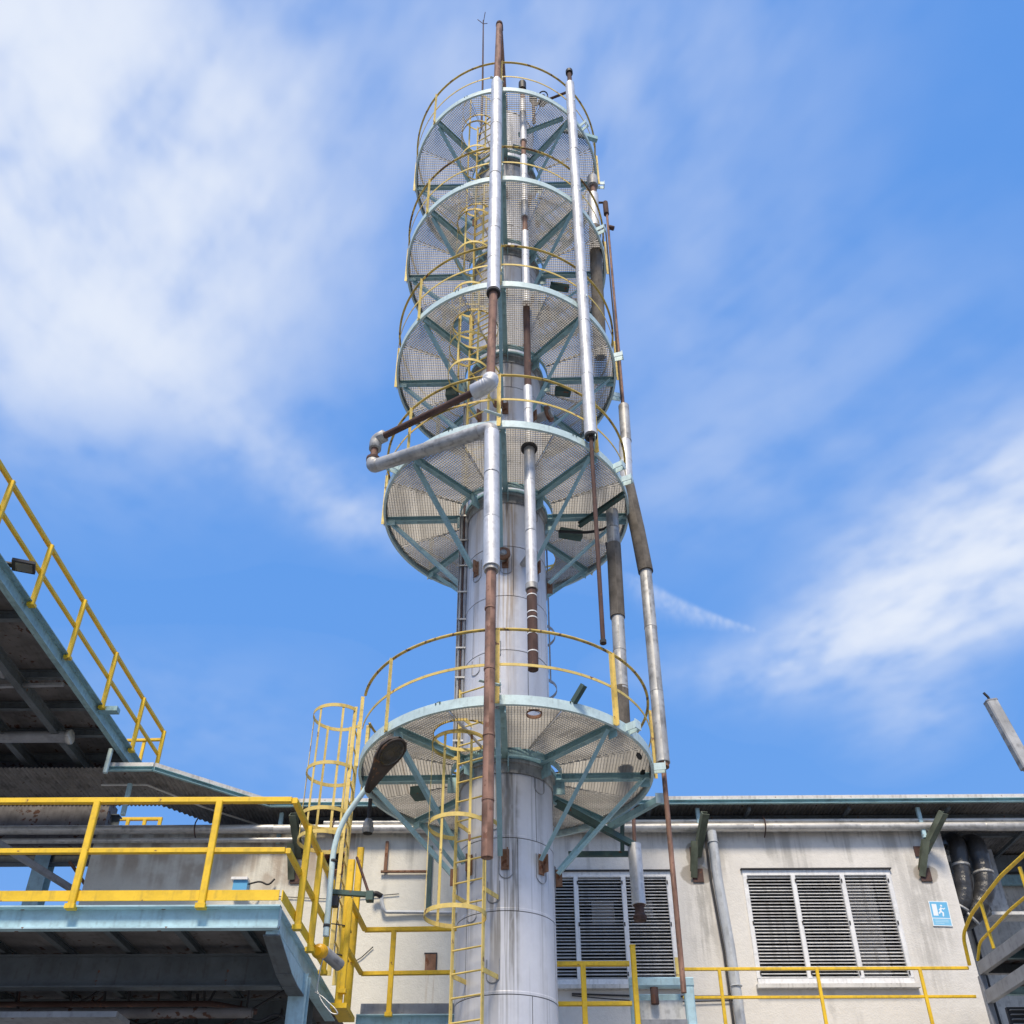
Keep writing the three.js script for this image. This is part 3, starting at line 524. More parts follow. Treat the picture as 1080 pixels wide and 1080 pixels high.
function platform(i, label, o) {
  const H = PH[i], p = thing('ring_platform', label, 'platform', [0, H, 0], 'round platforms on the column');
  part(p, 'rim', G.rim, i < 3 ? M.tealPaleLit : M.tealPaleLit); part(p, 'inner_ring', G.inner, M.teal);
  for (let k = 0; k < 8; k++) {
    const az = k * 45 - 1;
    for (const [n, g, m] of [['beam', G.beam, M.teal], ['strut', G.strut, M.teal], ['gusset', G.strutTop, M.teal], ['strut_lug', G.lug, M.rustPlate], ['lug_pad', G.lugPad, M.rustPlate], ['beam_lug', G.beamLug, M.teal]]) { const q = part(p, n, g, m); q.rotation.y = rad(az); }
  }
  for (let k = 0; k < 8; k++) {
    const a0 = k * 45 - 22.5, a1 = a0 + 45, hs = o.holes || [], key = `${k}|${hs.map(h => h.map(x => x.toFixed(2))).join()}`;
    gcache[key] ||= gratingPanel(a0, a1, hs, 0.104);
    part(p, 'grating_panel', gcache[key], M.grate);
  }
  for (const h of o.holes || []) part(p, 'opening_rim', lathe([[h[2] - 0.004, 0.09], [h[2] + 0.004, 0.09], [h[2] + 0.004, 0.14], [h[2] - 0.004, 0.14], [h[2] - 0.004, 0.09]], 0, 360, 40).translate(h[0], 0, h[1]), h[2] > 0.3 ? M.paleYellow : M.rustPlate);
  const rl = sub(p, 'railing'), [r0, r1] = o.rail || [0, 360], ym = o.mid || 0.62, yt = o.top || 1.175;
  part(rl, 'top_rail', tube(arc(PR + 0.005, yt, r0, r1, 110), 0.021, { seg: 10 }), i ? M.railTop : M.railTop);
  { const n = 110, pts = lathe([[PR - 0.004, ym - 0.02], [PR + 0.006, ym - 0.02], [PR + 0.006, ym + 0.02], [PR - 0.004, ym + 0.02], [PR - 0.004, ym - 0.02]], r0, r1, n); part(rl, 'mid_rail', pts, M.paleYellow); }
  for (let k = 0; k < 8; k++) { let az = k * 45 - 1; if (r1 - r0 < 360) { const a = ((az - r0) % 360 + 360) % 360; if (a > r1 - r0) continue; } const q = part(rl, 'post', prof(angle(0.065, 0.05, 0.008), V(-0.032, 0.005, PR + 0.011), V(-0.032, yt - 0.012, PR + 0.011), V(0, 0, 1)), M.paleYellow); q.rotation.y = rad(az); }
  if (r1 - r0 < 360) for (const az of [r0, r1]) { const q = part(rl, 'post', prof(angle(0.06, 0.05, 0.008), V(-0.03, 0.005, PR + 0.011), V(-0.03, yt - 0.012, PR + 0.011), V(0, 0, 1)), M.paleYellow); q.rotation.y = rad(az); }
  for (const az of [-24, 24 + i * 7, 112, -115]) { const q = part(p, 'splice_bolt', merge([box(0.016, 0.016, 0.012, -0.03, 0.125, PR + 0.006), box(0.016, 0.016, 0.012, 0.03, 0.125, PR + 0.006), box(0.05, 0.02, 0.02, 0, 0.149, PR - 0.02)]), M.darkGreen); q.rotation.y = rad(az); }
  return p;
}
M.railTop = std({ map: paintTex([0.60, 0.43, 0.10], { rust: 0.42, dirt: 0.45, fade: 0.5, seed: 71, rustCol: [0.13, 0.075, 0.04] }), roughness: 0.7 });
const P1 = platform(0, 'lowest and widest looking round platform, level with the roof edge', { holes: [hole, [0.37, 1.69, 0.10]], rail: [-76, 262], top: 1.155, mid: 0.60 });
const P2 = platform(1, 'second round platform from the ground, with the side loop of pipe', { holes: [rearHole], top: 1.185 });
const P3 = platform(2, 'middle one of the five round platforms', { holes: [hole] });
const P4 = platform(3, 'round platform second from the column top', { holes: [hole], top: 1.185 });
const P5 = platform(4, 'topmost round platform at the head of the column', { holes: [hole], top: 1.22, mid: 0.60 });
// junction boxes, brackets and plates fixed to the platforms
{
  const pb = (p, az, r, y, w, h, d, m, n) => { const q = part(p, n, box(w, h, d, 0, y, r), m); q.rotation.y = rad(az); };
  pb(P1, -104, 1.32, -0.02, 0.24, 0.13, 0.18, M.darkGreen, 'cable_box'); pb(P2, 104, 1.15, -0.06, 0.14, 0.14, 0.4, M.darkGreen, 'cable_box'); pb(P3, -100, 1.05, -0.14, 0.28, 0.22, 0.22, M.darkGreen, 'cable_box'); pb(P3, 98, 1.1, -0.05, 0.14, 0.13, 0.3, M.darkGreen, 'cable_box'); pb(P4, 100, 1.15, -0.04, 0.14, 0.1, 0.4, M.darkGreen, 'cable_box');
  for (const [p, az] of [[P1, 50], [P1, 83], [P2, 57], [P2, 66], [P2, -57], [P3, 100], [P3, 75], [P4, 62], [P5, 52], [P5, 90]]) { const q = part(p, 'bracket_plate', merge([box(0.13, 0.13, 0.012, 0, 0.08, 2.26), box(0.012, 0.11, 0.15, -0.05, 0.07, 2.178), box(0.012, 0.11, 0.15, 0.05, 0.07, 2.178)]), M.tealPaleLit); q.rotation.y = rad(az); }
  const dk = (p, az, r, y, m) => { const q = part(p, 'dark_patch', new THREE.CylinderGeometry(0.07, 0.055, 0.012, 7).scale(1.7, 1, 0.55).translate(0, y, r), m); q.rotation.y = rad(az + 20); };
  dk(P1, 53, 1.93, 0.09, M.black); dk(P1, 68, 1.95, 0.09, M.black);  // flat black patches just under the deck
  const s = part(P1, 'stub_channel', prof(channel(0.06, 0.08, 0.01), V(0.85, 0.15, 1.92), V(0.98, 0.32, 2.06)), M.darkGreen);
  // extra floor framing on the right of the top platform
  part(P5, 'trimmer', [prof(iBeam(0.07, 0.09, 0.009), V(0.15, 0.052, 0.9), V(0.85, 0.052, 0.72)), prof(iBeam(0.07, 0.09, 0.009), V(0.28, 0.052, 1.15), V(1.25, 0.052, 1.5))], M.teal);
  part(P5, 'outrigger', prof(channel(0.09, 0.12, 0.012), V(1.2, 0.22, 1.25), V(2.05, 0.22, 1.0)), M.teal);
  part(P2, 'trimmer', prof(iBeam(0.07, 0.09, 0.009), V(1.95, -0.06, 0.7), V(1.25, -0.06, -0.05)), M.darkGreen);
  part(P2, 'cable', tube([V(0.9, -0.15, -0.1), V(1.4, -0.19, -0.1), V(1.75, -0.17, 0.0), V(1.8, 0.05, 0.1)], 0.025, { fil: 0.15, seg: 8 }), M.black);
  // outrigger below the lowest deck that carries the hanging drain pot
  part(P1, 'outrigger', [prof(channel(0.07, 0.1, 0.01), V(0.75, -0.06, -0.55), V(2.06, -0.30, -1.62)), prof(channel(0.06, 0.08, 0.01), V(0.95, -0.42, -1.6), V(1.95, -0.42, -1.6)), bar(V(1.78, 0, -1.3), V(1.78, -0.4, -1.55), 0.06, 0.06)], M.darkGreen);
  part(P1, 'pipe_support', prof(channel(0.08, 0.10, 0.01), V(1.55, -0.09, -1.35), V(2.22, -0.09, -0.36)), M.teal); part(P1, 'support_plate', box(0.16, 0.16, 0.014, 2.25, -0.10, -0.34), M.tealPaleLit);
}

// ---------------------------------------------------------------- ladders
function ladder(label, az, r, y0, y1, { hoops = [], brackets = [], mat = M.paleYellow, straps = 5, cageR = 0.37 } = {}) {
  const g = thing('caged_ladder', label, 'ladder', [r * Math.sin(rad(az)), y0, r * Math.cos(rad(az))], 'caged ladders'); g.rotation.y = rad(az);
  const L = y1 - y0, hw = 0.215;
  for (const s of [-1, 1]) part(g, 'side_rail', flat(V(s * hw, 0, 0), V(s * hw, L, 0), 0.014, 0.055, V(0, 0, 1)), mat);
  const rung = tube([V(-hw, 0, 0), V(hw, 0, 0)], 0.0125, { seg: 8 });
  for (let y = 0.2; y < L - 0.05; y += 0.285) part(g, 'rung', rung, mat).position.y = y;
  const cz = Math.sqrt(cageR * cageR - hw * hw), op = Math.asin(hw / cageR) * 180 / Math.PI;
  if (hoops.length) {
    const hg = lathe([[cageR, -0.028], [cageR + 0.008, -0.028], [cageR + 0.008, 0.028], [cageR, 0.028], [cageR, -0.028]], -180 + op, 180 - op, 44).translate(0, 0, cz);
    for (const h of hoops) part(g, 'hoop', hg, mat).position.y = h - y0;
    const lo = Math.min(...hoops) - y0, hi = Math.max(...hoops) - y0;
    for (let k = 0; k < straps; k++) { const a = rad(-112 + 224 * k / (straps - 1)); const q = V(Math.sin(a) * (cageR - 0.004), 0, cz + Math.cos(a) * (cageR - 0.004)); part(g, 'cage_strap', flat(V(q.x, lo - 0.03, q.z), V(q.x, hi + 0.03, q.z), 0.034, 0.007, V(Math.sin(a), 0, Math.cos(a))), mat); }
  }
  for (const b of brackets) for (const s of [-1, 1]) part(g, 'standoff', flat(V(s * (hw + 0.012), b - y0, 0.02), V(s * (hw + 0.012), b - y0, -(r - CR) - (s * s) * 0.01 + (Math.abs(s) > 0 ? -0.03 : 0)), 0.01, 0.06), mat);
  return g;
}
ladder('caged yellow ladder up the front of the column below the lowest platform', -29, 0.95, 3.9, 9.0, { hoops: [5.55, 6.72, 7.9], brackets: [4.95, 5.95, 6.95, 8.6] });
ladder('caged ladder between the second and the middle round platform', -31, 0.95, 13.06, 17.6, { hoops: [15.35, 16.1, 16.9, 17.55], brackets: [14, 15, 16] });
ladder('caged ladder between the middle and the fourth round platform', -29, 0.95, 16.6, 21.0, { hoops: [18.8, 19.9, 20.9], brackets: [18, 19.2], mat: M.paleYellow });
ladder('caged ladder just below the topmost round platform', -29, 0.95, 19.96, 24.5, { hoops: [22.3, 23.3, 24.4], brackets: [21.2, 22.6] });
ladder('caged grey ladder behind the column between the two lowest platforms', 158, 0.92, 8.05, 14.0, { hoops: [10.2, 11.3, 12.4, 13.5], brackets: [9.5, 11], mat: M.greySteel, straps: 3 });
{
  const g = ladder('caged yellow ladder beside the lowest platform, left of the street lamp', -90, 2.22, 5.1, 9.05, { hoops: [7.0, 7.35, 8.05, 9.0], brackets: [], cageR: 0.36 });
}
// cable tray up the left of the column
{
  const t = thing('cable_tray', 'narrow grey cable tray clinging to the left side of the column', 'cable tray', [-0.70, 8.1, 0.10]);
  part(t, 'tray', prof([[-0.07, 0], [0.07, 0], [0.07, 0.04], [0.06, 0.04], [0.06, 0.01], [-0.06, 0.01], [-0.06, 0.04], [-0.07, 0.04]], V(0, 0, 0), V(-0.02, 8.1, 0), V(-0.3, 0, 1)), M.greySteel);
  for (const [dx, dz, r] of [[-0.035, 0.035, 0.016], [0.0, 0.04, 0.012], [0.035, 0.04, 0.018]]) part(t, 'cable', tube([V(dx, 0.05, dz), V(dx - 0.01, 4, dz), V(dx - 0.02, 8.05, dz)], r, { seg: 8 }), dx > 0 ? M.greySteel : dx ? M.jacketDull : M.rustDark);
  for (let y = 0.4; y < 8; y += 0.55) part(t, 'strap', box(0.15, 0.03, 0.012, -0.002 * y, y, 0.066), M.jacketDull);
}

// ---------------------------------------------------------------- pipes on the column
const jac = (t, P, r, m = M.jacket, seg = 20, piece = 0.95) => {    // insulated run made of overlapping jacket pieces
  const L = P[0].distanceTo(P[1]), n = Math.max(1, Math.round(L / piece)), d = P[1].clone().sub(P[0]).normalize();
  for (let i = 0; i < n; i++) {
    const a = P[0].clone().addScaledVector(d, L * i / n), b = P[0].clone().addScaledVector(d, L * (i + 1) / n - 0.004), c = a.clone().addScaledVector(d, 0.03), rr = r * (1 + (R0() - 0.5) * 0.03), off = V((R0() - 0.5) * 0.006, 0, (R0() - 0.5) * 0.006);
    const pts = [a, a.clone().addScaledVector(d, 0.001), c, c.clone().addScaledVector(d, 0.004), b].map(p => p.add(off)); const k = [1.0, 1.035, 1.035, 1, 1];
    part(t, 'jacket_section', tube(pts, rr, { seg, rf: j => k[j] }), m);
  }
};
const pip = (t, P, r, m = M.rustPipe, o = {}) => part(t, 'bare_pipe', tube(P, r, { seg: 12, ...o }), m);
const col2 = (t, p, r, h, m, n = 'collar') => part(t, n, lathe([[r * 0.6, 0], [r, 0], [r, h], [r * 0.6, h]], 0, 360, 20).translate(p.x, p.y, p.z), m);
{
  const t = thing('vent_pipe', 'long front vent pipe, silver lagging and bare copper brown sections, with side loop', 'pipe', [-0.19, 5.76, 2.36]);
  const Y = y => y - 5.76, L = (x, y, z) => V(x + 0.19, Y(y), z - 2.36);
  pip(t, [L(-0.195, 5.76, 2.36), L(-0.185, 9.95, 2.36)], 0.068);
  for (const y of [6.45, 7.3, 8.25, 9.2]) col2(t, L(-0.192, y, 2.36), 0.074, 0.025, M.rustPipe, 'coupling');
  jac(t, [L(-0.185, 9.9, 2.36), L(-0.2, 12.5, 2.36)], 0.112); col2(t, L(-0.185, 9.84, 2.36), 0.095, 0.07, M.jacketDull);
  // return run of the loop, elbows, and the bare run above it
  const A = L(-0.2, 12.6, 2.36), B = L(-2.14, 12.93, 1.27), C = L(-2.13, 13.55, 1.27), D = L(-0.23, 13.58, 2.37);
  part(t, 'elbow', tube([L(-0.2, 12.42, 2.36), A, A.clone().lerp(B, 0.1)], 0.108, { fil: 0.16, seg: 18 }), M.jacketDull);
  jac(t, [A.clone().lerp(B, 0.09), B.clone().lerp(A, 0.06)], 0.108, M.jacketDull, 20, 1.0);
  part(t, 'elbow', tube([B.clone().lerp(A, 0.07), B, B.clone().add(V(0, 0.16, 0))], 0.107, { fil: 0.14, seg: 18 }), M.jacketDull);
  pip(t, [B.clone().add(V(0, 0.1, 0)), C], 0.062); col2(t, B.clone().add(V(0, 0.13, 0)), 0.115, 0.05, M.rustDark);
  part(t, 'elbow', tube([C.clone().add(V(0, -0.22, 0)), C, C.clone().lerp(D, 0.08)], 0.1, { fil: 0.13, seg: 18 }), M.jacketDull);
  pip(t, [C.clone().lerp(D, 0.05), D.clone().lerp(C, 0.05)], 0.055, M.rustDark);
  part(t, 'elbow', tube([D.clone().lerp(C, 0.14), D.clone().lerp(C, 0.05), D.clone().lerp(C, 0.0).add(V(0, 0.02, 0)), D.clone().add(V(0, 0.14, 0))], 0.125, { fil: 0.12, seg: 18, rf: i => 1 + 0.05 * Math.sin(i * 2.3) }), M.jacket);
  pip(t, [D.clone().add(V(0, 0.1, 0)), L(-0.2, 15.95, 2.36)], 0.068);
  jac(t, [L(-0.2, 15.9, 2.36), L(-0.18, 23.05, 2.36)], 0.112); col2(t, L(-0.2, 15.86, 2.36), 0.118, 0.06, M.dark); col2(t, L(-0.18, 23.05, 2.36), 0.09, 0.08, M.jacket);
  pip(t, [L(-0.18, 23.05, 2.36), L(-0.14, 25.76, 2.36), L(0.0, 25.8, 0.0), L(0.0, 25.45, 0.0)], 0.068, M.rustPipe, { fil: 0.16 });
  part(t, 'elbow_cap', tube([L(-0.141, 25.62, 2.36), L(-0.138, 25.77, 2.35), L(-0.13, 25.78, 2.2)], 0.078, { fil: 0.12, seg: 12 }), M.rustDark);
  for (const y of [8.1, 13.0, 16.6, 19.9, 23.3]) part(t, 'clamp', [flat(L(-0.06, y, 2.36), L(-0.06, y, 2.12), 0.012, 0.06), flat(L(-0.32, y, 2.36), L(-0.05, y, 2.245), 0.05, 0.012)], M.tealPaleLit);
}
{
  const x = 0.372, z = 1.58, t = thing('riser_pipe', 'inner riser pipe passing through the gratings just right of the column front', 'pipe', [x, 8.75, z]);
  const L = y => V(0, y - 8.75, 0);
  pip(t, [L(8.78), L(10.2)], 0.072, M.rustDark); for (const y of [9.05, 9.35, 9.62, 9.72, 10.02]) col2(t, L(y), 0.075, 0.018, M.white, 'tape');
  jac(t, [L(10.2), L(13.3)], 0.085, M.jacket, 18, 0.9); col2(t, L(10.14), 0.09, 0.1, M.jacketDull); col2(t, L(12.98), 0.13, 0.04, M.dark, 'floor_sleeve');
  jac(t, [L(13.3), L(14.45)], 0.075, M.jacket, 18, 0.6);
  pip(t, [L(14.45), L(16.75)], 0.06, M.rustDark); jac(t, [L(16.7), L(17.3)], 0.078, M.jacket, 18, 0.3);
  jac(t, [L(17.3), L(18.9)], 0.07, M.jacket, 18, 0.8); pip(t, [L(18.9), L(19.4)], 0.05, M.rustPipe); jac(t, [L(19.4), L(21.6)], 0.075, M.jacket, 18, 0.75);
  pip(t, [L(21.6), L(22.2)], 0.05); jac(t, [L(22.2), L(23.9)], 0.075, M.jacket, 18, 0.8); pip(t, [L(23.9), L(24.45)], 0.055); col2(t, L(24.4), 0.085, 0.3, M.black, 'cap');
}
{
  const t = thing('drain_pipe', 'slim silver pipe down the front right outside the upper platforms', 'pipe', [1.36, 9.08, 1.76]);
  const L = (y) => V(mix(-0.045, 0.06, (y - 9.08) / 15.3), y - 9.08, 0);
  pip(t, [L(9.08), L(11.2), L(13.1)], 0.032, M.rustDark); col2(t, L(9.08), 0.045, 0.05, M.dark, 'end_cap');
  jac(t, [L(13.1), L(24.25)], 0.098, M.jacket, 20, 1.35); col2(t, L(13.05), 0.1, 0.06, M.dark); pip(t, [L(24.2), L(24.9)], 0.05, M.rustDark); col2(t, L(24.75), 0.08, 0.1, M.black, 'flange');
  for (const y of [13.0, 16.55, 19.9, 23.4]) part(t, 'clamp', flat(L(y).add(V(0.06, 0, 0.1)), L(y).add(V(0.06, 0, -0.3)), 0.012, 0.05), M.tealPaleLit);
}
{
  const t = thing('lagged_pipe', 'brown lagged pipe at the right between the middle and topmost platforms', 'pipe', [1.775, 16.65, 0.5]);
  const L = y => V(mix(0, 0.15, (y - 16.65) / 6), y - 16.65, 0);
  part(t, 'lagging', tube([L(16.65), L(18.5), L(20.8)], 0.125, { seg: 16 }), M.lagging); jac(t, [L(20.75), L(22.05)], 0.115, M.jacket, 18, 1.4); pip(t, [L(22.0), L(22.45)], 0.06); jac(t, [L(22.4), L(22.75)], 0.115, M.jacketDull, 18, 0.4);
}
{
  const t = thing('lagged_pipe', 'brown lagged pipe hanging under the second platform on the right', 'pipe', [1.69, 8.1, 0.25]);
  const L = y => V(mix(0, 0.10, (y - 8.1) / 4.8), y - 8.1, 0);
  part(t, 'lagging', tube([L(8.1), L(9.35)], 0.105, { seg: 16 }), M.lagging); jac(t, [L(9.3), L(10.7)], 0.10, M.jacketDull, 18, 0.7); part(t, 'lagging', tube([L(10.65), L(12.15)], 0.118, { seg: 16 }), M.lagging); jac(t, [L(12.1), L(12.9)], 0.105, M.jacketDull, 18, 0.45);
  part(t, 'side_tube', tube([L(10.7).add(V(-0.09, 0, 0)), L(12.0).add(V(-0.10, 0, 0)), L(12.1).add(V(-0.12, 0.1, 0))], 0.02, { seg: 8 }), M.dark);
}
{
  const t = thing('outer_pipe', 'tall outermost pipe at the right, lagged in the middle and thin at both ends', 'pipe', [2.26, 4.9, 0.1]);
  const L = (x, y, z = 0.1) => V(x - 2.26, y - 4.9, z - 0.1);
  pip(t, [L(2.22, 4.9), L(2.25, 8.2)], 0.036, M.rustPipe); jac(t, [L(2.25, 8.15), L(2.285, 11.75)], 0.098, M.jacketDull, 20, 1.1); col2(t, L(2.25, 8.08), 0.085, 0.12, M.rustPlate);
  part(t, 'lagging', tube([L(2.285, 11.7), L(2.22, 12.6), L(2.11, 13.75)], 0.125, { seg: 16 }), M.lagging);
  jac(t, [L(2.11, 13.7), L(2.15, 14.75)], 0.112, M.jacket, 20, 0.6); jac(t, [L(2.17, 14.75), L(2.19, 15.7)], 0.098, M.jacketDull, 20, 1.2);
  pip(t, [L(2.19, 15.65), L(2.22, 19), L(2.245, 22.3)], 0.026, M.rustPipe); pip(t, [L(2.16, 15.7), L(2.17, 19), L(2.18, 21.6)], 0.016, M.dark);
  part(t, 'valve_body', tube([L(2.23, 22.0), L(2.23, 22.45)], 0.06, { seg: 12 }), M.rustDark); part(t, 'valve_handle', tube([L(2.08, 22.46), L(2.26, 22.46)], 0.025, { seg: 8 }), M.rustDark); part(t, 'valve_bonnet', tube([L(2.26, 21.5), L(2.36, 21.45)], 0.05, { seg: 12 }), M.rustDark);
}
{
  const t = thing('drain_pot', 'silver drain pot with rusty end hanging under the lowest platform on the right', 'vessel', [1.98, 6.42, -1.6]);
  jac(t, [V(0, 0.24, 0), V(0.0, 1.22, 0)], 0.105, M.jacket, 20, 1.2); part(t, 'rusty_end', lathe([[0.001, 0], [0.09, 0.0], [0.105, 0.06], [0.07, 0.12], [0.07, 0.2], [0.1, 0.25]], 0, 360, 18), M.rustDark); pip(t, [V(0.0, 1.2, 0), V(0.02, 1.62, 0), V(0.0, 1.9, 0)], 0.03, M.rustPipe);
}
{
  const t = thing('valve_assembly', 'black valves and flanges standing above the topmost platform rail', 'valve', [0.62, 23.45, 1.35]);
  part(t, 'stem', tube([V(0, 0, 0), V(0, 1.0, 0)], 0.04, { seg: 10 }), M.rustDark); part(t, 'bonnet', lathe([[0.001, 1.0], [0.09, 1.0], [0.09, 1.12], [0.05, 1.14], [0.05, 1.26], [0.001, 1.26]], 0, 360, 16), M.black);
  part(t, 'line', tube([V(0, 0.75, 0), V(0.8, 0.75, 0.3)], 0.03, { seg: 8 }), M.rustDark); part(t, 'body', [tube([V(0.12, 0.75, 0.04), V(0.34, 0.75, 0.13)], 0.075, { seg: 12 }), tube([V(0.22, 0.6, 0.08), V(0.22, 1.0, 0.08)], 0.045, { seg: 10 })], M.black);
  part(t, 'handwheel', tube(arc(0.1, 1.0, 0, 360, 18, 0.22, 0.08).slice(0, 18), 0.014, { seg: 6, closed: true }), M.black);
}
{
  const t = thing('lightning_rod', 'thin forked lightning rod rising from the column head', 'rod', [-0.60, 25.2, 0.2]);
  part(t, 'mast', tube([V(0, 0, 0), V(0, 2.5, 0), V(-0.03, 6.0, 0)], 0.028, { seg: 8, rf: (i) => [1, 0.9, 0.55][i] }), M.rustDark);
  for (const a of [20, 140, 260]) part(t, 'tine', tube([V(-0.03, 5.8, 0), V(-0.03 + 0.16 * Math.sin(rad(a)), 6.12, 0.16 * Math.cos(rad(a)))], 0.010, { seg: 6 }), M.rustDark);
  part(t, 'base_bracket', box(0.2, 0.08, 0.1, 0.05, 0.0, -0.02), M.rustDark);
}

// ---------------------------------------------------------------- lower steel platform on the left
const LX = -2.255, LZ = 2.88, DY = 5.06;
{
  const t = thing('steel_platform', 'lower left steel platform with light blue edge beam and dark underside', 'platform', [LX, 0, LZ]);
  const X = x => x - LX, Z = z => z - LZ;
  part(t, 'edge_beam', prof(channel(-0.09, 0.24, 0.016), V(X(-10.5), DY - 0.16, -0.02), V(0.0, DY - 0.16, -0.02), V(0, 1, 0)).translate(0, 0, 0), M.blue);
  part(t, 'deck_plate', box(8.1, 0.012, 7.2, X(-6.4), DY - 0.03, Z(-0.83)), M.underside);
  part(t, 'side_beam', prof(iBeam(0.13, 0.24, 0.014), V(-0.07, DY - 0.165, -0.06), V(-0.07, DY - 0.165, -3.6)), M.blue);
  const lo = (x, m) => part(t, 'joist', prof(iBeam(0.07, 0.08, 0.009), V(X(x), DY - 0.08, -0.12), V(X(x), DY - 0.08, -7.2)), m);
  for (const x of [-9.1, -8.2, -7.3, -6.45, -5.6, -4.9, -4.2, -3.45, -2.75]) lo(x, M.undersideBeam);
  for (const z of [1.62, -0.2, -2.4]) part(t, 'main_beam', prof(iBeam(0.16, 0.36, 0.016), V(X(-10.5), DY - 0.325, Z(z)), V(-0.2, DY - 0.325, Z(z))), M.undersideBeam);
  for (const z of [1.35, -2.3]) part(t, 'post', prof(iBeam(0.2, 0.17, 0.014), V(-0.06, 0, Z(z)), V(-0.06, DY - 0.29, Z(z)), V(0, 0, 1)), M.blue);
  part(t, 'haunch', prof([[0, 0], [0.0, -0.03], [0.7, -0.20], [1.05, -0.24], [1.5, -0.24], [1.5, 0]].map(p => [-p[0], p[1]]), V(0.0, DY - 0.286, -0.02), V(-0.12, DY - 0.286, -0.02), V(0, 1, 0)).translate(-0.01, 0, 0), M.blue);
  part(t, 'haunch_flange', [flat(V(-0.07, DY - 0.325, -0.02), V(-0.07, DY - 0.495, -0.72), 0.17, 0.014), flat(V(-0.07, DY - 0.5, -0.72), V(-0.07, DY - 0.535, -1.07), 0.17, 0.014), flat(V(-0.07, DY - 0.536, -1.08), V(-0.07, DY - 0.536, -1.5), 0.17, 0.014)], M.undersideBeam);
  for (const [y, z, r, x1] of [[4.45, 1.0, 0.06, -2.9], [4.3, 0.2, 0.05, -2.7], [4.55, -0.9, 0.09, -2.6], [4.36, -1.6, 0.05, -2.5]]) part(t, 'service_pipe', tube([V(X(-10.4), y, Z(z)), V(X(x1), y, Z(z))], r, { seg: 10 }), R0() < 0.5 ? M.undersideBeam : M.underside);
  for (const [x, z] of [[-5.2, 0.6], [-3.9, 0.3], [-3.0, 0.9]]) part(t, 'hanger_rod', [tube([V(X(x), 5.0, Z(z)), V(X(x), 4.25, Z(z))], 0.014, { seg: 6 }), tube([V(X(x) - 0.1, 4.5, Z(z)), V(X(x) + 0.15, 4.35, Z(z)), V(X(x) + 0.3, 4.5, Z(z - 0.1)), V(X(x) + 0.5, 4.4, Z(z))], 0.014, { fil: 0.15, seg: 6 })], M.dark);
  part(t, 'tray', box(1.9, 0.06, 0.42, X(-5.1), 4.25, Z(1.55)), M.greySteel);
  for (let k = 0; k < 9; k++) { const x = -6.2 + k * 0.30 + R0() * 0.2, z = -0.6 + R0() * 1.6, y = 4.35 + R0() * 0.3; part(t, 'loose_cable', tube([V(X(x), 4.95, Z(z)), V(X(x + 0.05), y, Z(z)), V(X(x + 0.3 + R0() * 0.3), y - 0.12, Z(z + 0.1)), V(X(x + 0.7 + R0() * 0.4), y + 0.2, Z(z - 0.15)), V(X(x + 1.0), 4.95, Z(z - 0.2))], 0.012 + R0() * 0.008, { fil: 0.15, seg: 6 }), k % 3 ? M.dark : M.rustDark); }
  for (const [y, z, r, m] of [[4.62, 0.75, 0.035, M.rustDark], [4.5, -0.1, 0.045, M.greySteel], [4.42, -0.5, 0.03, M.rustDark], [4.7, 1.45, 0.025, M.greySteel]]) part(t, 'conduit', tube([V(X(-10.4), y, Z(z)), V(X(-4.2 + z), y, Z(z)), V(X(-3.0), y - 0.02, Z(z - 0.3))], r, { fil: 0.1, seg: 8 }), m);
}
// yellow railings of square tube
function railing(label, pts, { posts, top = 1.1, mid = 0.52, toe = true, mat = M.yellow, w = 0.066, foot = 0.1, open = false }) {
  const g = thing('yellow_railing', label, 'railing', [pts[0].x, pts[0].y, pts[0].z], 'yellow walkway railings'), o = pts[0].clone(), Q = pts.map(p => p.clone().sub(o));
  for (let i = 0; i + 1 < Q.length; i++) {
    const a = Q[i], b = Q[i + 1], d = b.clone().sub(a).normalize(), e = i < Q.length - 2 ? w * 0.45 : 0;
    const up = y => [a.clone().add(V(0, y, 0)), b.clone().addScaledVector(d, -e).add(V(0, y, 0))];
    part(g, 'top_rail', bar(...up(top), w * 0.9, w), mat); part(g, 'mid_rail', bar(...up(mid), w * 0.8, w * 0.9), mat);
    if (toe) part(g, 'toe_board', flat(...up(0.035), 0.012, 0.11), mat);
  }
  for (const p of posts) { const q = p.clone().sub(o); part(g, 'post', bar(q.clone().add(V(0, -foot, 0)), q.clone().add(V(0, top - 0.02, 0)), w * 1.05, w * 0.8, V(0, 0, 1)), mat); part(g, 'base_block', box(w * 1.5, 0.05, w * 1.3, q.x, q.y - foot + 0.01, q.z), mat); }
  return g;
}
railing('bright yellow railing of the lower left platform, turning the corner', [V(-10.4, DY + 0.03, LZ + 0.05), V(LX, DY + 0.03, LZ + 0.05), V(LX + 0.03, DY + 0.03, 0.62)], { posts: [-8.3, -7.0, -5.68, -4.36, -3.05].map(x => V(x, DY + 0.03, LZ + 0.075)).concat([V(LX + 0.05, DY + 0.03, 2.3), V(LX + 0.05, DY + 0.03, 1.55), V(LX + 0.05, DY + 0.03, 0.68)]) });
railing('yellow railing in front of the wall just left of the ladder', [V(-2.02, 4.97, 0.32), V(-1.98, 4.97, -0.84), V(-0.1, 4.99, -0.84)], { posts: [V(-2.02, 4.97, 0.3), V(-1.57, 4.97, -0.81), V(-0.5, 4.98, -0.81)], top: 1.07, mid: 0.46, toe: false });
railing('short yellow railing right of the column foot', [V(0.4, 4.45, -0.7), V(1.66, 4.45, -0.7)], { posts: [V(1.03, 4.45, -0.68)], top: 1.06, mid: 0.53, toe: false });
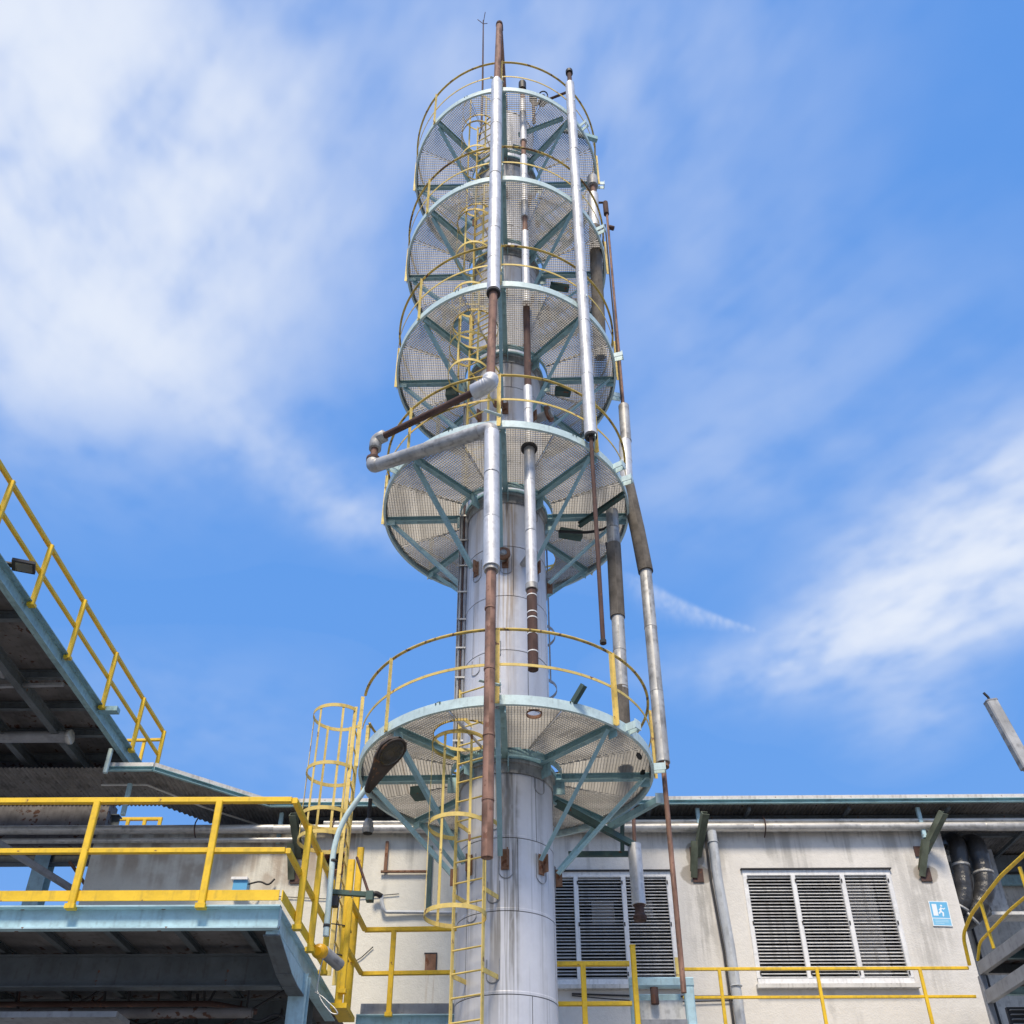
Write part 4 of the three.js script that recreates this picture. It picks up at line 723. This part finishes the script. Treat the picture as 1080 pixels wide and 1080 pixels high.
railing('long yellow railing along the wall below the right louvred window', [V(2.9, 5.36, -3.9), V(7.75, 5.36, -3.9)], { posts: [V(3.55, 5.36, -3.88), V(5.19, 5.36, -3.88), V(6.92, 5.36, -3.88)], top: 1.02, mid: 0.55, toe: false, w: 0.052 });
{
  const t = thing('gate_post', 'thick yellow post at the end of the railing right of the street lamp', 'post', [1.68, 4.2, -0.7]);
  part(t, 'tube', bar(V(0.04, 0, 0), V(0.04, 1.55, 0), 0.07, 0.07, V(0, 0, 1)), M.yellow); t.userData.label = 'yellow upright ending the short railing beside the light blue frame'; part(t, 'cap', box(0.08, 0.012, 0.08, 0.04, 1.556, 0), M.yellow);
}
{
  const t = thing('ladder_gate', 'pair of thick yellow ladder gate posts wired to the lower left platform', 'post', [-2.06, 4.72, 0.15]);
  for (const [x, z, h] of [[0, 0.1, 1.9], [0.02, -0.42, 2.3]]) part(t, 'upright', bar(V(x, 0, z), V(x, h, z), 0.09, 0.08, V(0, 0, 1)), M.yellow);
  part(t, 'base', box(0.2, 0.06, 0.7, 0.02, -0.02, -0.15), M.yellow); for (const y of [0.62, 1.0]) part(t, 'tie_wire', tube([V(-0.2, y + 0.03, 0.12), V(-0.05, y, 0.15), V(0.055, y - 0.02, 0.15), V(0.06, y - 0.05, 0.0)], 0.008, { fil: 0.05, seg: 6 }), M.dark);
}
{
  const t = thing('walkway', 'rear walkway edge with light blue beam and grey kerb beside the column', 'walkway', [-2.0, 4.6, -0.84]);
  part(t, 'edge_beam', prof(channel(-0.08, 0.24, 0.014), V(0, 0.17, -0.06), V(1.75, 0.17, -0.06)), M.blue); part(t, 'kerb', box(1.75, 0.16, 0.10, 0.875, 0.43, -0.35), M.greySteel); part(t, 'deck_plate', box(1.75, 0.02, 2.4, 0.875, 0.30, -1.26), M.underside);
}
// light blue portal frame right of the column
{
  const t = thing('portal_frame', 'light blue steel frame standing before the left louvred window', 'frame', [1.68, 0, -1.0]);
  part(t, 'upright', bar(V(0.05, 0, 0), V(0.05, 5.268, 0), 0.11, 0.12, V(0, 0, 1)), M.blue); part(t, 'upright', bar(V(0.80, 0, 0), V(0.80, 5.268, 0), 0.13, 0.12, V(0, 0, 1)), M.blue);
  part(t, 'head_beam', bar(V(-0.005, 5.335, 0), V(0.87, 5.335, 0), 0.13, 0.13), M.blue); part(t, 'cross_beam', bar(V(0.11, 5.2, -0.3), V(0.73, 5.2, -0.3), 0.06, 0.12), M.blue);
  part(t, 'panel', box(0.6, 0.27, 0.02, 0.42, 4.99, -0.1), M.roofWhite); part(t, 'lower_panel', box(0.62, 0.1, 0.2, 0.42, 4.78, -0.02), M.greySteel);
  part(t, 'rusty_stub', tube([V(0.33, 5.27, 0.0), V(0.33, 5.05, 0.0)], 0.055, { seg: 12 }), M.rustDark); part(t, 'plate', box(0.08, 0.30, 0.02, 0.70, 5.55, -0.05), M.paleYellow);
  for (const x of [0.05, 0.8]) part(t, 'foot_plate', box(0.2, 0.16, 0.02, x, 4.68, 0.075), M.tealPaleLit);
}

// ---------------------------------------------------------------- upper steel platform on the left
const UX = -7.0;
{
  const t = thing('steel_platform', 'upper left steel platform seen from below, teal edge beam, dark rusty underside', 'platform', [UX, 10.12, -1]);
  const Z = z => z + 1;
  part(t, 'edge_beam', prof(channel(-0.1, 0.30, 0.016), V(0, 0, Z(4.6)), V(0, 0, Z(-4.3)), V(0, 1, 0)), M.teal);
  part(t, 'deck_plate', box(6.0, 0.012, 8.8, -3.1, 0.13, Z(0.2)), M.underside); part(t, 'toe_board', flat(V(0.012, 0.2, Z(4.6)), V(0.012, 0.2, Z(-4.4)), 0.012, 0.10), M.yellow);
  for (const z of [3.2, 2.1, 1.0, -0.55, -1.5, -2.4, -3.3, -4.1]) part(t, 'cross_beam', prof(iBeam(0.09, 0.14, 0.01), V(-0.11, 0.03, Z(z)), V(-6, 0.03, Z(z))), M.undersideBeam);
  for (const x of [-0.75, -1.7, -2.8]) part(t, 'long_beam', prof(iBeam(0.12, 0.2, 0.012), V(x, -0.15, Z(4.5)), V(x, -0.15, Z(-4.2))), M.undersideBeam);
  part(t, 'light_bar', bar(V(-0.25, -0.13, Z(3.0)), V(-0.95, -0.13, Z(-0.35)), 0.07, 0.07), M.greySteel); part(t, 'light_bar', bar(V(-3, -0.2, Z(-0.6)), V(-0.1, -0.12, Z(-0.6)), 0.06, 0.06), M.greySteel);
  part(t, 'pipe', tube([V(-4, -0.25, Z(-2.05)), V(-0.55, -0.25, Z(-2.05))], 0.1, { seg: 14 }), M.greySteel, 'grey conduit with capped end'); part(t, 'pipe_cap', tube([V(-0.56, -0.25, Z(-2.05)), V(-0.5, -0.25, Z(-2.05))], 0.13, { seg: 14 }), M.pipePale);
  part(t, 'diagonal', bar(V(-2.35, 0.0, Z(-3.1)), V(-2.62, -1.3, Z(-3.2)), 0.1, 0.09, V(0, 0, 1)), M.greySteel); part(t, 'diagonal', bar(V(-2.62, -1.28, Z(-3.2)), V(-0.9, -2.0, Z(-5.4)), 0.12, 0.11), M.greySteel);
  part(t, 'post', bar(V(-0.06, -0.62, Z(-2.67)), V(-0.06, -0.15, Z(-2.67)), 0.07, 0.07, V(0, 0, 1)), M.tealPaleLit);
  for (const [x, z] of [[-2.2, -5.6], [-4.6, -5.6]]) part(t, 'column', prof(iBeam(0.3, 0.28, 0.02), V(x, -10.12, Z(z)), V(x, 0.0, Z(z)), V(0, 0, 1)), M.blue);
  part(t, 'tie_beam', prof(iBeam(0.2, 0.34, 0.016), V(-6, -0.95, Z(-5.6)), V(-0.4, -0.95, Z(-5.6))), M.undersideBeam); part(t, 'tie_beam', prof(iBeam(0.2, 0.30, 0.016), V(-6, -0.55, Z(-4.9)), V(-0.6, -0.55, Z(-4.9))), M.undersideBeam);
  part(t, 'duct', box(4.65, 0.95, 0.4, -3.08, -0.66, Z(-4.85)), M.underside);  // enlarged into a dark box that fills the gap with darkness
  part(t, 'brace', bar(V(-1.6, -1.15, Z(-5.4)), V(-0.85, -2.0, Z(-5.4)), 0.09, 0.06), M.rustPlate);
  part(t, 'end_stub', box(0.5, 0.10, 0.18, 0.15, 0.05, Z(-4.45)), M.teal); part(t, 'outrigger', box(0.35, 0.09, 0.14, 0.16, 0.1, Z(-1.75)), M.teal);
}
railing('yellow railing along the edge of the upper left platform', [V(UX + 0.05, 10.28, 4.5), V(UX + 0.05, 10.3, -4.5)], { posts: [3.9, 2.55, 1.2, -0.15, -1.65, -3.15, -4.4].map(z => V(UX + 0.09, 10.3, z)), top: 1.07, mid: 0.54, toe: false, w: 0.07 });
railing('small yellow end railing at the far end of the upper left platform', [V(UX + 0.05, 10.3, -4.56), V(UX - 1.4, 10.3, -4.62)], { posts: [V(UX - 0.35, 10.3, -4.6), V(UX - 1.2, 10.3, -4.6)], top: 0.95, mid: 0.1, toe: false, w: 0.06 });
railing('distant yellow railing seen below the roof canopy on the left', [V(-8.4, 9.3, -6.1), V(-7.25, 9.3, -6.1)], { posts: [V(-7.95, 9.3, -6.08), V(-7.6, 9.3, -6.08), V(-7.28, 9.3, -6.08)], top: 0.92, mid: 0.72, toe: false, w: 0.07 });
{
  const t = thing('floodlight', 'small floodlight on the edge of the upper left platform', 'floodlight', [UX + 0.06, 10.42, 1.86]);
  t.rotation.set(rad(-12), rad(20), rad(6)); part(t, 'housing', box(0.3, 0.055, 0.2, 0.13, 0, 0), M.dark); part(t, 'lens', box(0.22, 0.006, 0.15, 0.14, -0.032, 0), lampGlass); part(t, 'bracket', box(0.1, 0.03, 0.08, -0.06, -0.02, 0), M.black);
}

// ---------------------------------------------------------------- street lamp by the left platform
{
  const t = thing('street_lamp', 'old rusty street lamp head on a bent pale blue pole', 'lamp', [-2.15, 5.1, 1.0]);
  const L = (x, y, z) => V(x + 2.15, y - 5.1, z - 1.0);
  part(t, 'pole', tube([L(-2.152, 5.34, 1.0), L(-2.17, 6.5, 1.0), L(-2.08, 6.86, 1.02), L(-1.74, 7.38, 1.1)], 0.036, { fil: 0.35, seg: 12 }), M.tealPaleLit);
  for (const y of [5.45, 6.28]) part(t, 'band', tube([L(-2.155, y, 1.0), L(-2.156, y + 0.035, 1.0)], 0.042, { seg: 12 }), M.dark);
  const a = L(-1.79, 7.25, 1.08), b = L(-1.33, 7.66, 1.72), ax = b.clone().sub(a), len = ax.length();
  const hd = new THREE.Group(); hd.name = 'lamp_head'; t.add(hd);
  hd.position.copy(a); hd.quaternion.setFromRotationMatrix(frame(V(0, 0, 0), ax, V(0, 1, 0.25))[0]);
  // head: loft of half-ovals along z, open bowl below
  const ring = (z, w, h, dn) => { const o = []; for (let k = 0; k < 24; k++) { const q = k / 24 * 2 * Math.PI; o.push([w * Math.cos(q), (Math.sin(q) > 0 ? h : dn) * Math.sin(q), z]); } return o; };
  const loft = (rs) => { const pos = [], uv = [], idx = []; rs.forEach((r, i) => { for (let k = 0; k <= 24; k++) { const p = r[k % 24]; pos.push(...p); uv.push(k / 24, p[2]); } if (i) for (let k = 0; k < 24; k++) { const A = (i - 1) * 25 + k, B = A + 25; idx.push(A, A + 1, B, B, A + 1, B + 1); } }); const g = new THREE.BufferGeometry(); g.setAttribute('position', new THREE.Float32BufferAttribute(pos, 3)); g.setAttribute('uv', new THREE.Float32BufferAttribute(uv, 2)); g.setIndex(idx); g.computeVertexNormals(); return g; };
  part(hd, 'canopy', loft([ring(-0.02, 0.05, 0.05, 0.05), ring(0.1, 0.075, 0.07, 0.05), ring(len * 0.42, 0.14, 0.10, 0.03), ring(len * 0.58, 0.185, 0.12, 0.012), ring(len * 0.8, 0.20, 0.12, 0.012), ring(len * 0.93, 0.14, 0.09, 0.01), ring(len, 0.02, 0.02, 0.004)]), M.lampBrown = std({ map: paintTex([0.055, 0.042, 0.035], { rust: 0.3, dirt: 0.2, fade: 0.7, seed: 81, rustCol: [0.17, 0.09, 0.05] }), roughness: 0.7 }));
  const oval = []; for (let k = 0; k <= 32; k++) { const q = k / 32 * 2 * Math.PI; oval.push(V(0.165 * Math.cos(q), -0.02, len * 0.73 + 0.22 * Math.sin(q))); }
  part(hd, 'rim', tube(oval.slice(0, 32), 0.016, { seg: 8, closed: true }), M.lampBrown);
  const s = new THREE.SphereGeometry(1, 24, 12, 0, Math.PI * 2, Math.PI / 2, Math.PI / 2); s.scale(0.155, 0.045, 0.205); part(hd, 'glass_bowl', s.translate(0, -0.022, len * 0.73), bowlGlass);
  part(hd, 'reflector', lathe([[0.001, -0.018], [0.075, -0.02]], 0, 360, 20).translate(-0.03, 0, len * 0.68), M.greySteel);
}
{
  const t = thing('lamp_bracket', 'dark green bracket arm tying the lamp pole to the yellow posts', 'bracket', [-2.2, 6.0, 0.75]);
  part(t, 'arm', prof(channel(0.06, 0.06, 0.008), V(0, 0, 0), V(0.46, 0, -0.1)), M.darkGreen); part(t, 'end_clamp', box(0.09, 0.12, 0.12, 0.48, -0.03, -0.12), M.darkGreen); part(t, 'brace', bar(V(0.46, 0.02, -0.13), V(0.22, 0.62, -0.4), 0.03, 0.03), M.rustDark); part(t, 'clamp', box(0.1, 0.13, 0.1, 0.05, -0.12, -0.05), M.dark);
}
{
  const t = thing('beacon', 'round orange warning beacon on the corner of the lower left platform', 'beacon', [-2.12, 5.05, 1.1]);
  const g = lathe([[0.001, 0.16], [0.05, 0.16], [0.08, 0.135], [0.088, 0.10], [0.088, 0.04], [0.06, 0.0]], 0, 360, 24); g.rotateX(rad(90 + 14)).rotateY(rad(-12)); part(t, 'lens', g.translate(0, 0.02, 0.16), M.orange); part(t, 'body', tube([V(0, 0.05, 0.06), V(0.14, -0.02, -0.22)], 0.075, { seg: 14 }), M.jacketDull);
}
{
  const t = thing('wire_loop', 'thin white wire loop dangling from the blue platform post', 'wire', [-2.15, 4.6, 1.3]);
  part(t, 'wire', tube([V(0, 0, 0), V(0.1, -0.06, 0.03), V(0.26, -0.2, 0.05), V(0.3, -0.26, 0.05), V(0.22, -0.25, 0.05), V(0.1, -0.12, 0.03), V(0.02, 0.02, 0)], 0.007, { fil: 0.06, seg: 6 }), M.steelWire); part(t, 'tail', tube([V(0.02, 0.02, 0), V(0.04, 0.3, 0.02), V(0.08, 0.5, 0)], 0.007, { fil: 0.1, seg: 6 }), M.steelWire);
}
{
  const t = thing('siren', 'small grey bell shaped siren below the left edge of the lowest platform', 'siren', [-1.98, 7.2, -0.35]);
  part(t, 'bell', lathe([[0.07, 0.08], [0.085, 0.14], [0.07, 0.24], [0.045, 0.3], [0.02, 0.3]], 0, 360, 20), M.jacketDull); part(t, 'mount', tube([V(0, 0.3, 0), V(0, 0.62, 0)], 0.03, { seg: 8 }), M.dark);
}

// ---------------------------------------------------------------- landing and lamp on the right
{
  const t = thing('stair_landing', 'grey steel landing with grated deck at the right edge', 'platform', [7.72, 6.35, -3.5]);
  const ch = (y) => prof(channel(0.09, 0.2, 0.012), V(0, y, 0), V(0, y, 6.5), V(0, 1, 0)); part(t, 'edge_beam', ch(-0.1), M.greySteel); part(t, 'lower_beam', ch(-0.56), M.greySteel);
  part(t, 'front_beam', prof(channel(0.09, 0.2, 0.012), V(3, -0.1, 0), V(0.01, -0.1, 0)), M.greySteel); part(t, 'corner_post', bar(V(0.05, -6.35, -0.06), V(0.05, -0.2, -0.06), 0.1, 0.1, V(0, 0, 1)), M.greySteel);
  part(t, 'deck', box(2.8, 0.03, 6.3, 1.5, -0.03, 3.2), M.underside); part(t, 'lower_deck', box(2.8, 0.03, 6.3, 1.5, -0.5, 3.2), M.underside);
  for (const z of [0.8, 1.9, 3.0]) part(t, 'joist', prof(iBeam(0.08, 0.12, 0.01), V(0.1, -0.12, z), V(2.9, -0.12, z)), M.teal); for (const z of [0.5, 1.6, 2.7]) part(t, 'lower_joist', prof(iBeam(0.08, 0.12, 0.01), V(0.1, -0.6, z), V(2.9, -0.6, z)), M.teal);
  part(t, 'louvre_panel', box(1.2, 0.9, 0.06, 0.72, -1.25, 0.3), M.dark);
  for (let k = 0; k < 12; k++) part(t, 'louvre_slat', box(1.15, 0.012, 0.05, 0.72, -0.85 - k * 0.072, 0.36), M.greySteel);
}
{
  const t = thing('yellow_railing', 'yellow tube handrail climbing from the landing at the right edge', 'railing', [7.74, 6.36, -3.6], 'yellow walkway railings');
  part(t, 'handrail', tube([V(0.02, 0.05, -0.25), V(-0.03, 0.52, -0.1), V(0.0, 0.74, 0.35), V(0.0, 0.9, 1.6), V(0.0, 0.95, 6)], 0.03, { fil: 0.15, seg: 10 }), M.yellow);
  part(t, 'mid_rail', tube([V(0.0, 0.02, 0.12), V(0.0, 0.25, 0.35), V(0.0, 0.36, 1.6), V(0.0, 0.4, 6)], 0.024, { fil: 0.12, seg: 10 }), M.yellow);
  for (const z of [0.75, 2.2, 4.0]) part(t, 'post', tube([V(0, 0.02, z), V(0, 0.8, z)], 0.028, { seg: 10 }), M.yellow);
}
{
  const t = thing('tube_lamp', 'slim grey tube lamp on an arm at the right edge of the sky', 'lamp', [4.72, 5.6, 4.5]);
  const a = V(0.05, 0.10, 0.02), b = V(-0.075, 0.82, 0); part(t, 'housing', bar(a, b, 0.11, 0.085, V(0, 0, 1)), M.jacketDull);
  const d = b.clone().sub(a).normalize(); part(t, 'end_cap', bar(b, b.clone().addScaledVector(d, 0.015), 0.115, 0.09, V(0, 0, 1)), M.greySteel); part(t, 'cable', tube([b.clone(), b.clone().addScaledVector(d, 0.06), b.clone().addScaledVector(d, 0.11).add(V(-0.02, 0, 0))], 0.012, { seg: 8 }), M.black);
  part(t, 'arm', tube([V(0.048, 0.12, 0), V(0.16, -0.25, 0.1), V(0.5, -0.8, 0.3), V(0.7, -5.6, 0.4)], 0.04, { fil: 0.3, seg: 10 }), M.greySteel);
}

renderer.render(scene, camera);
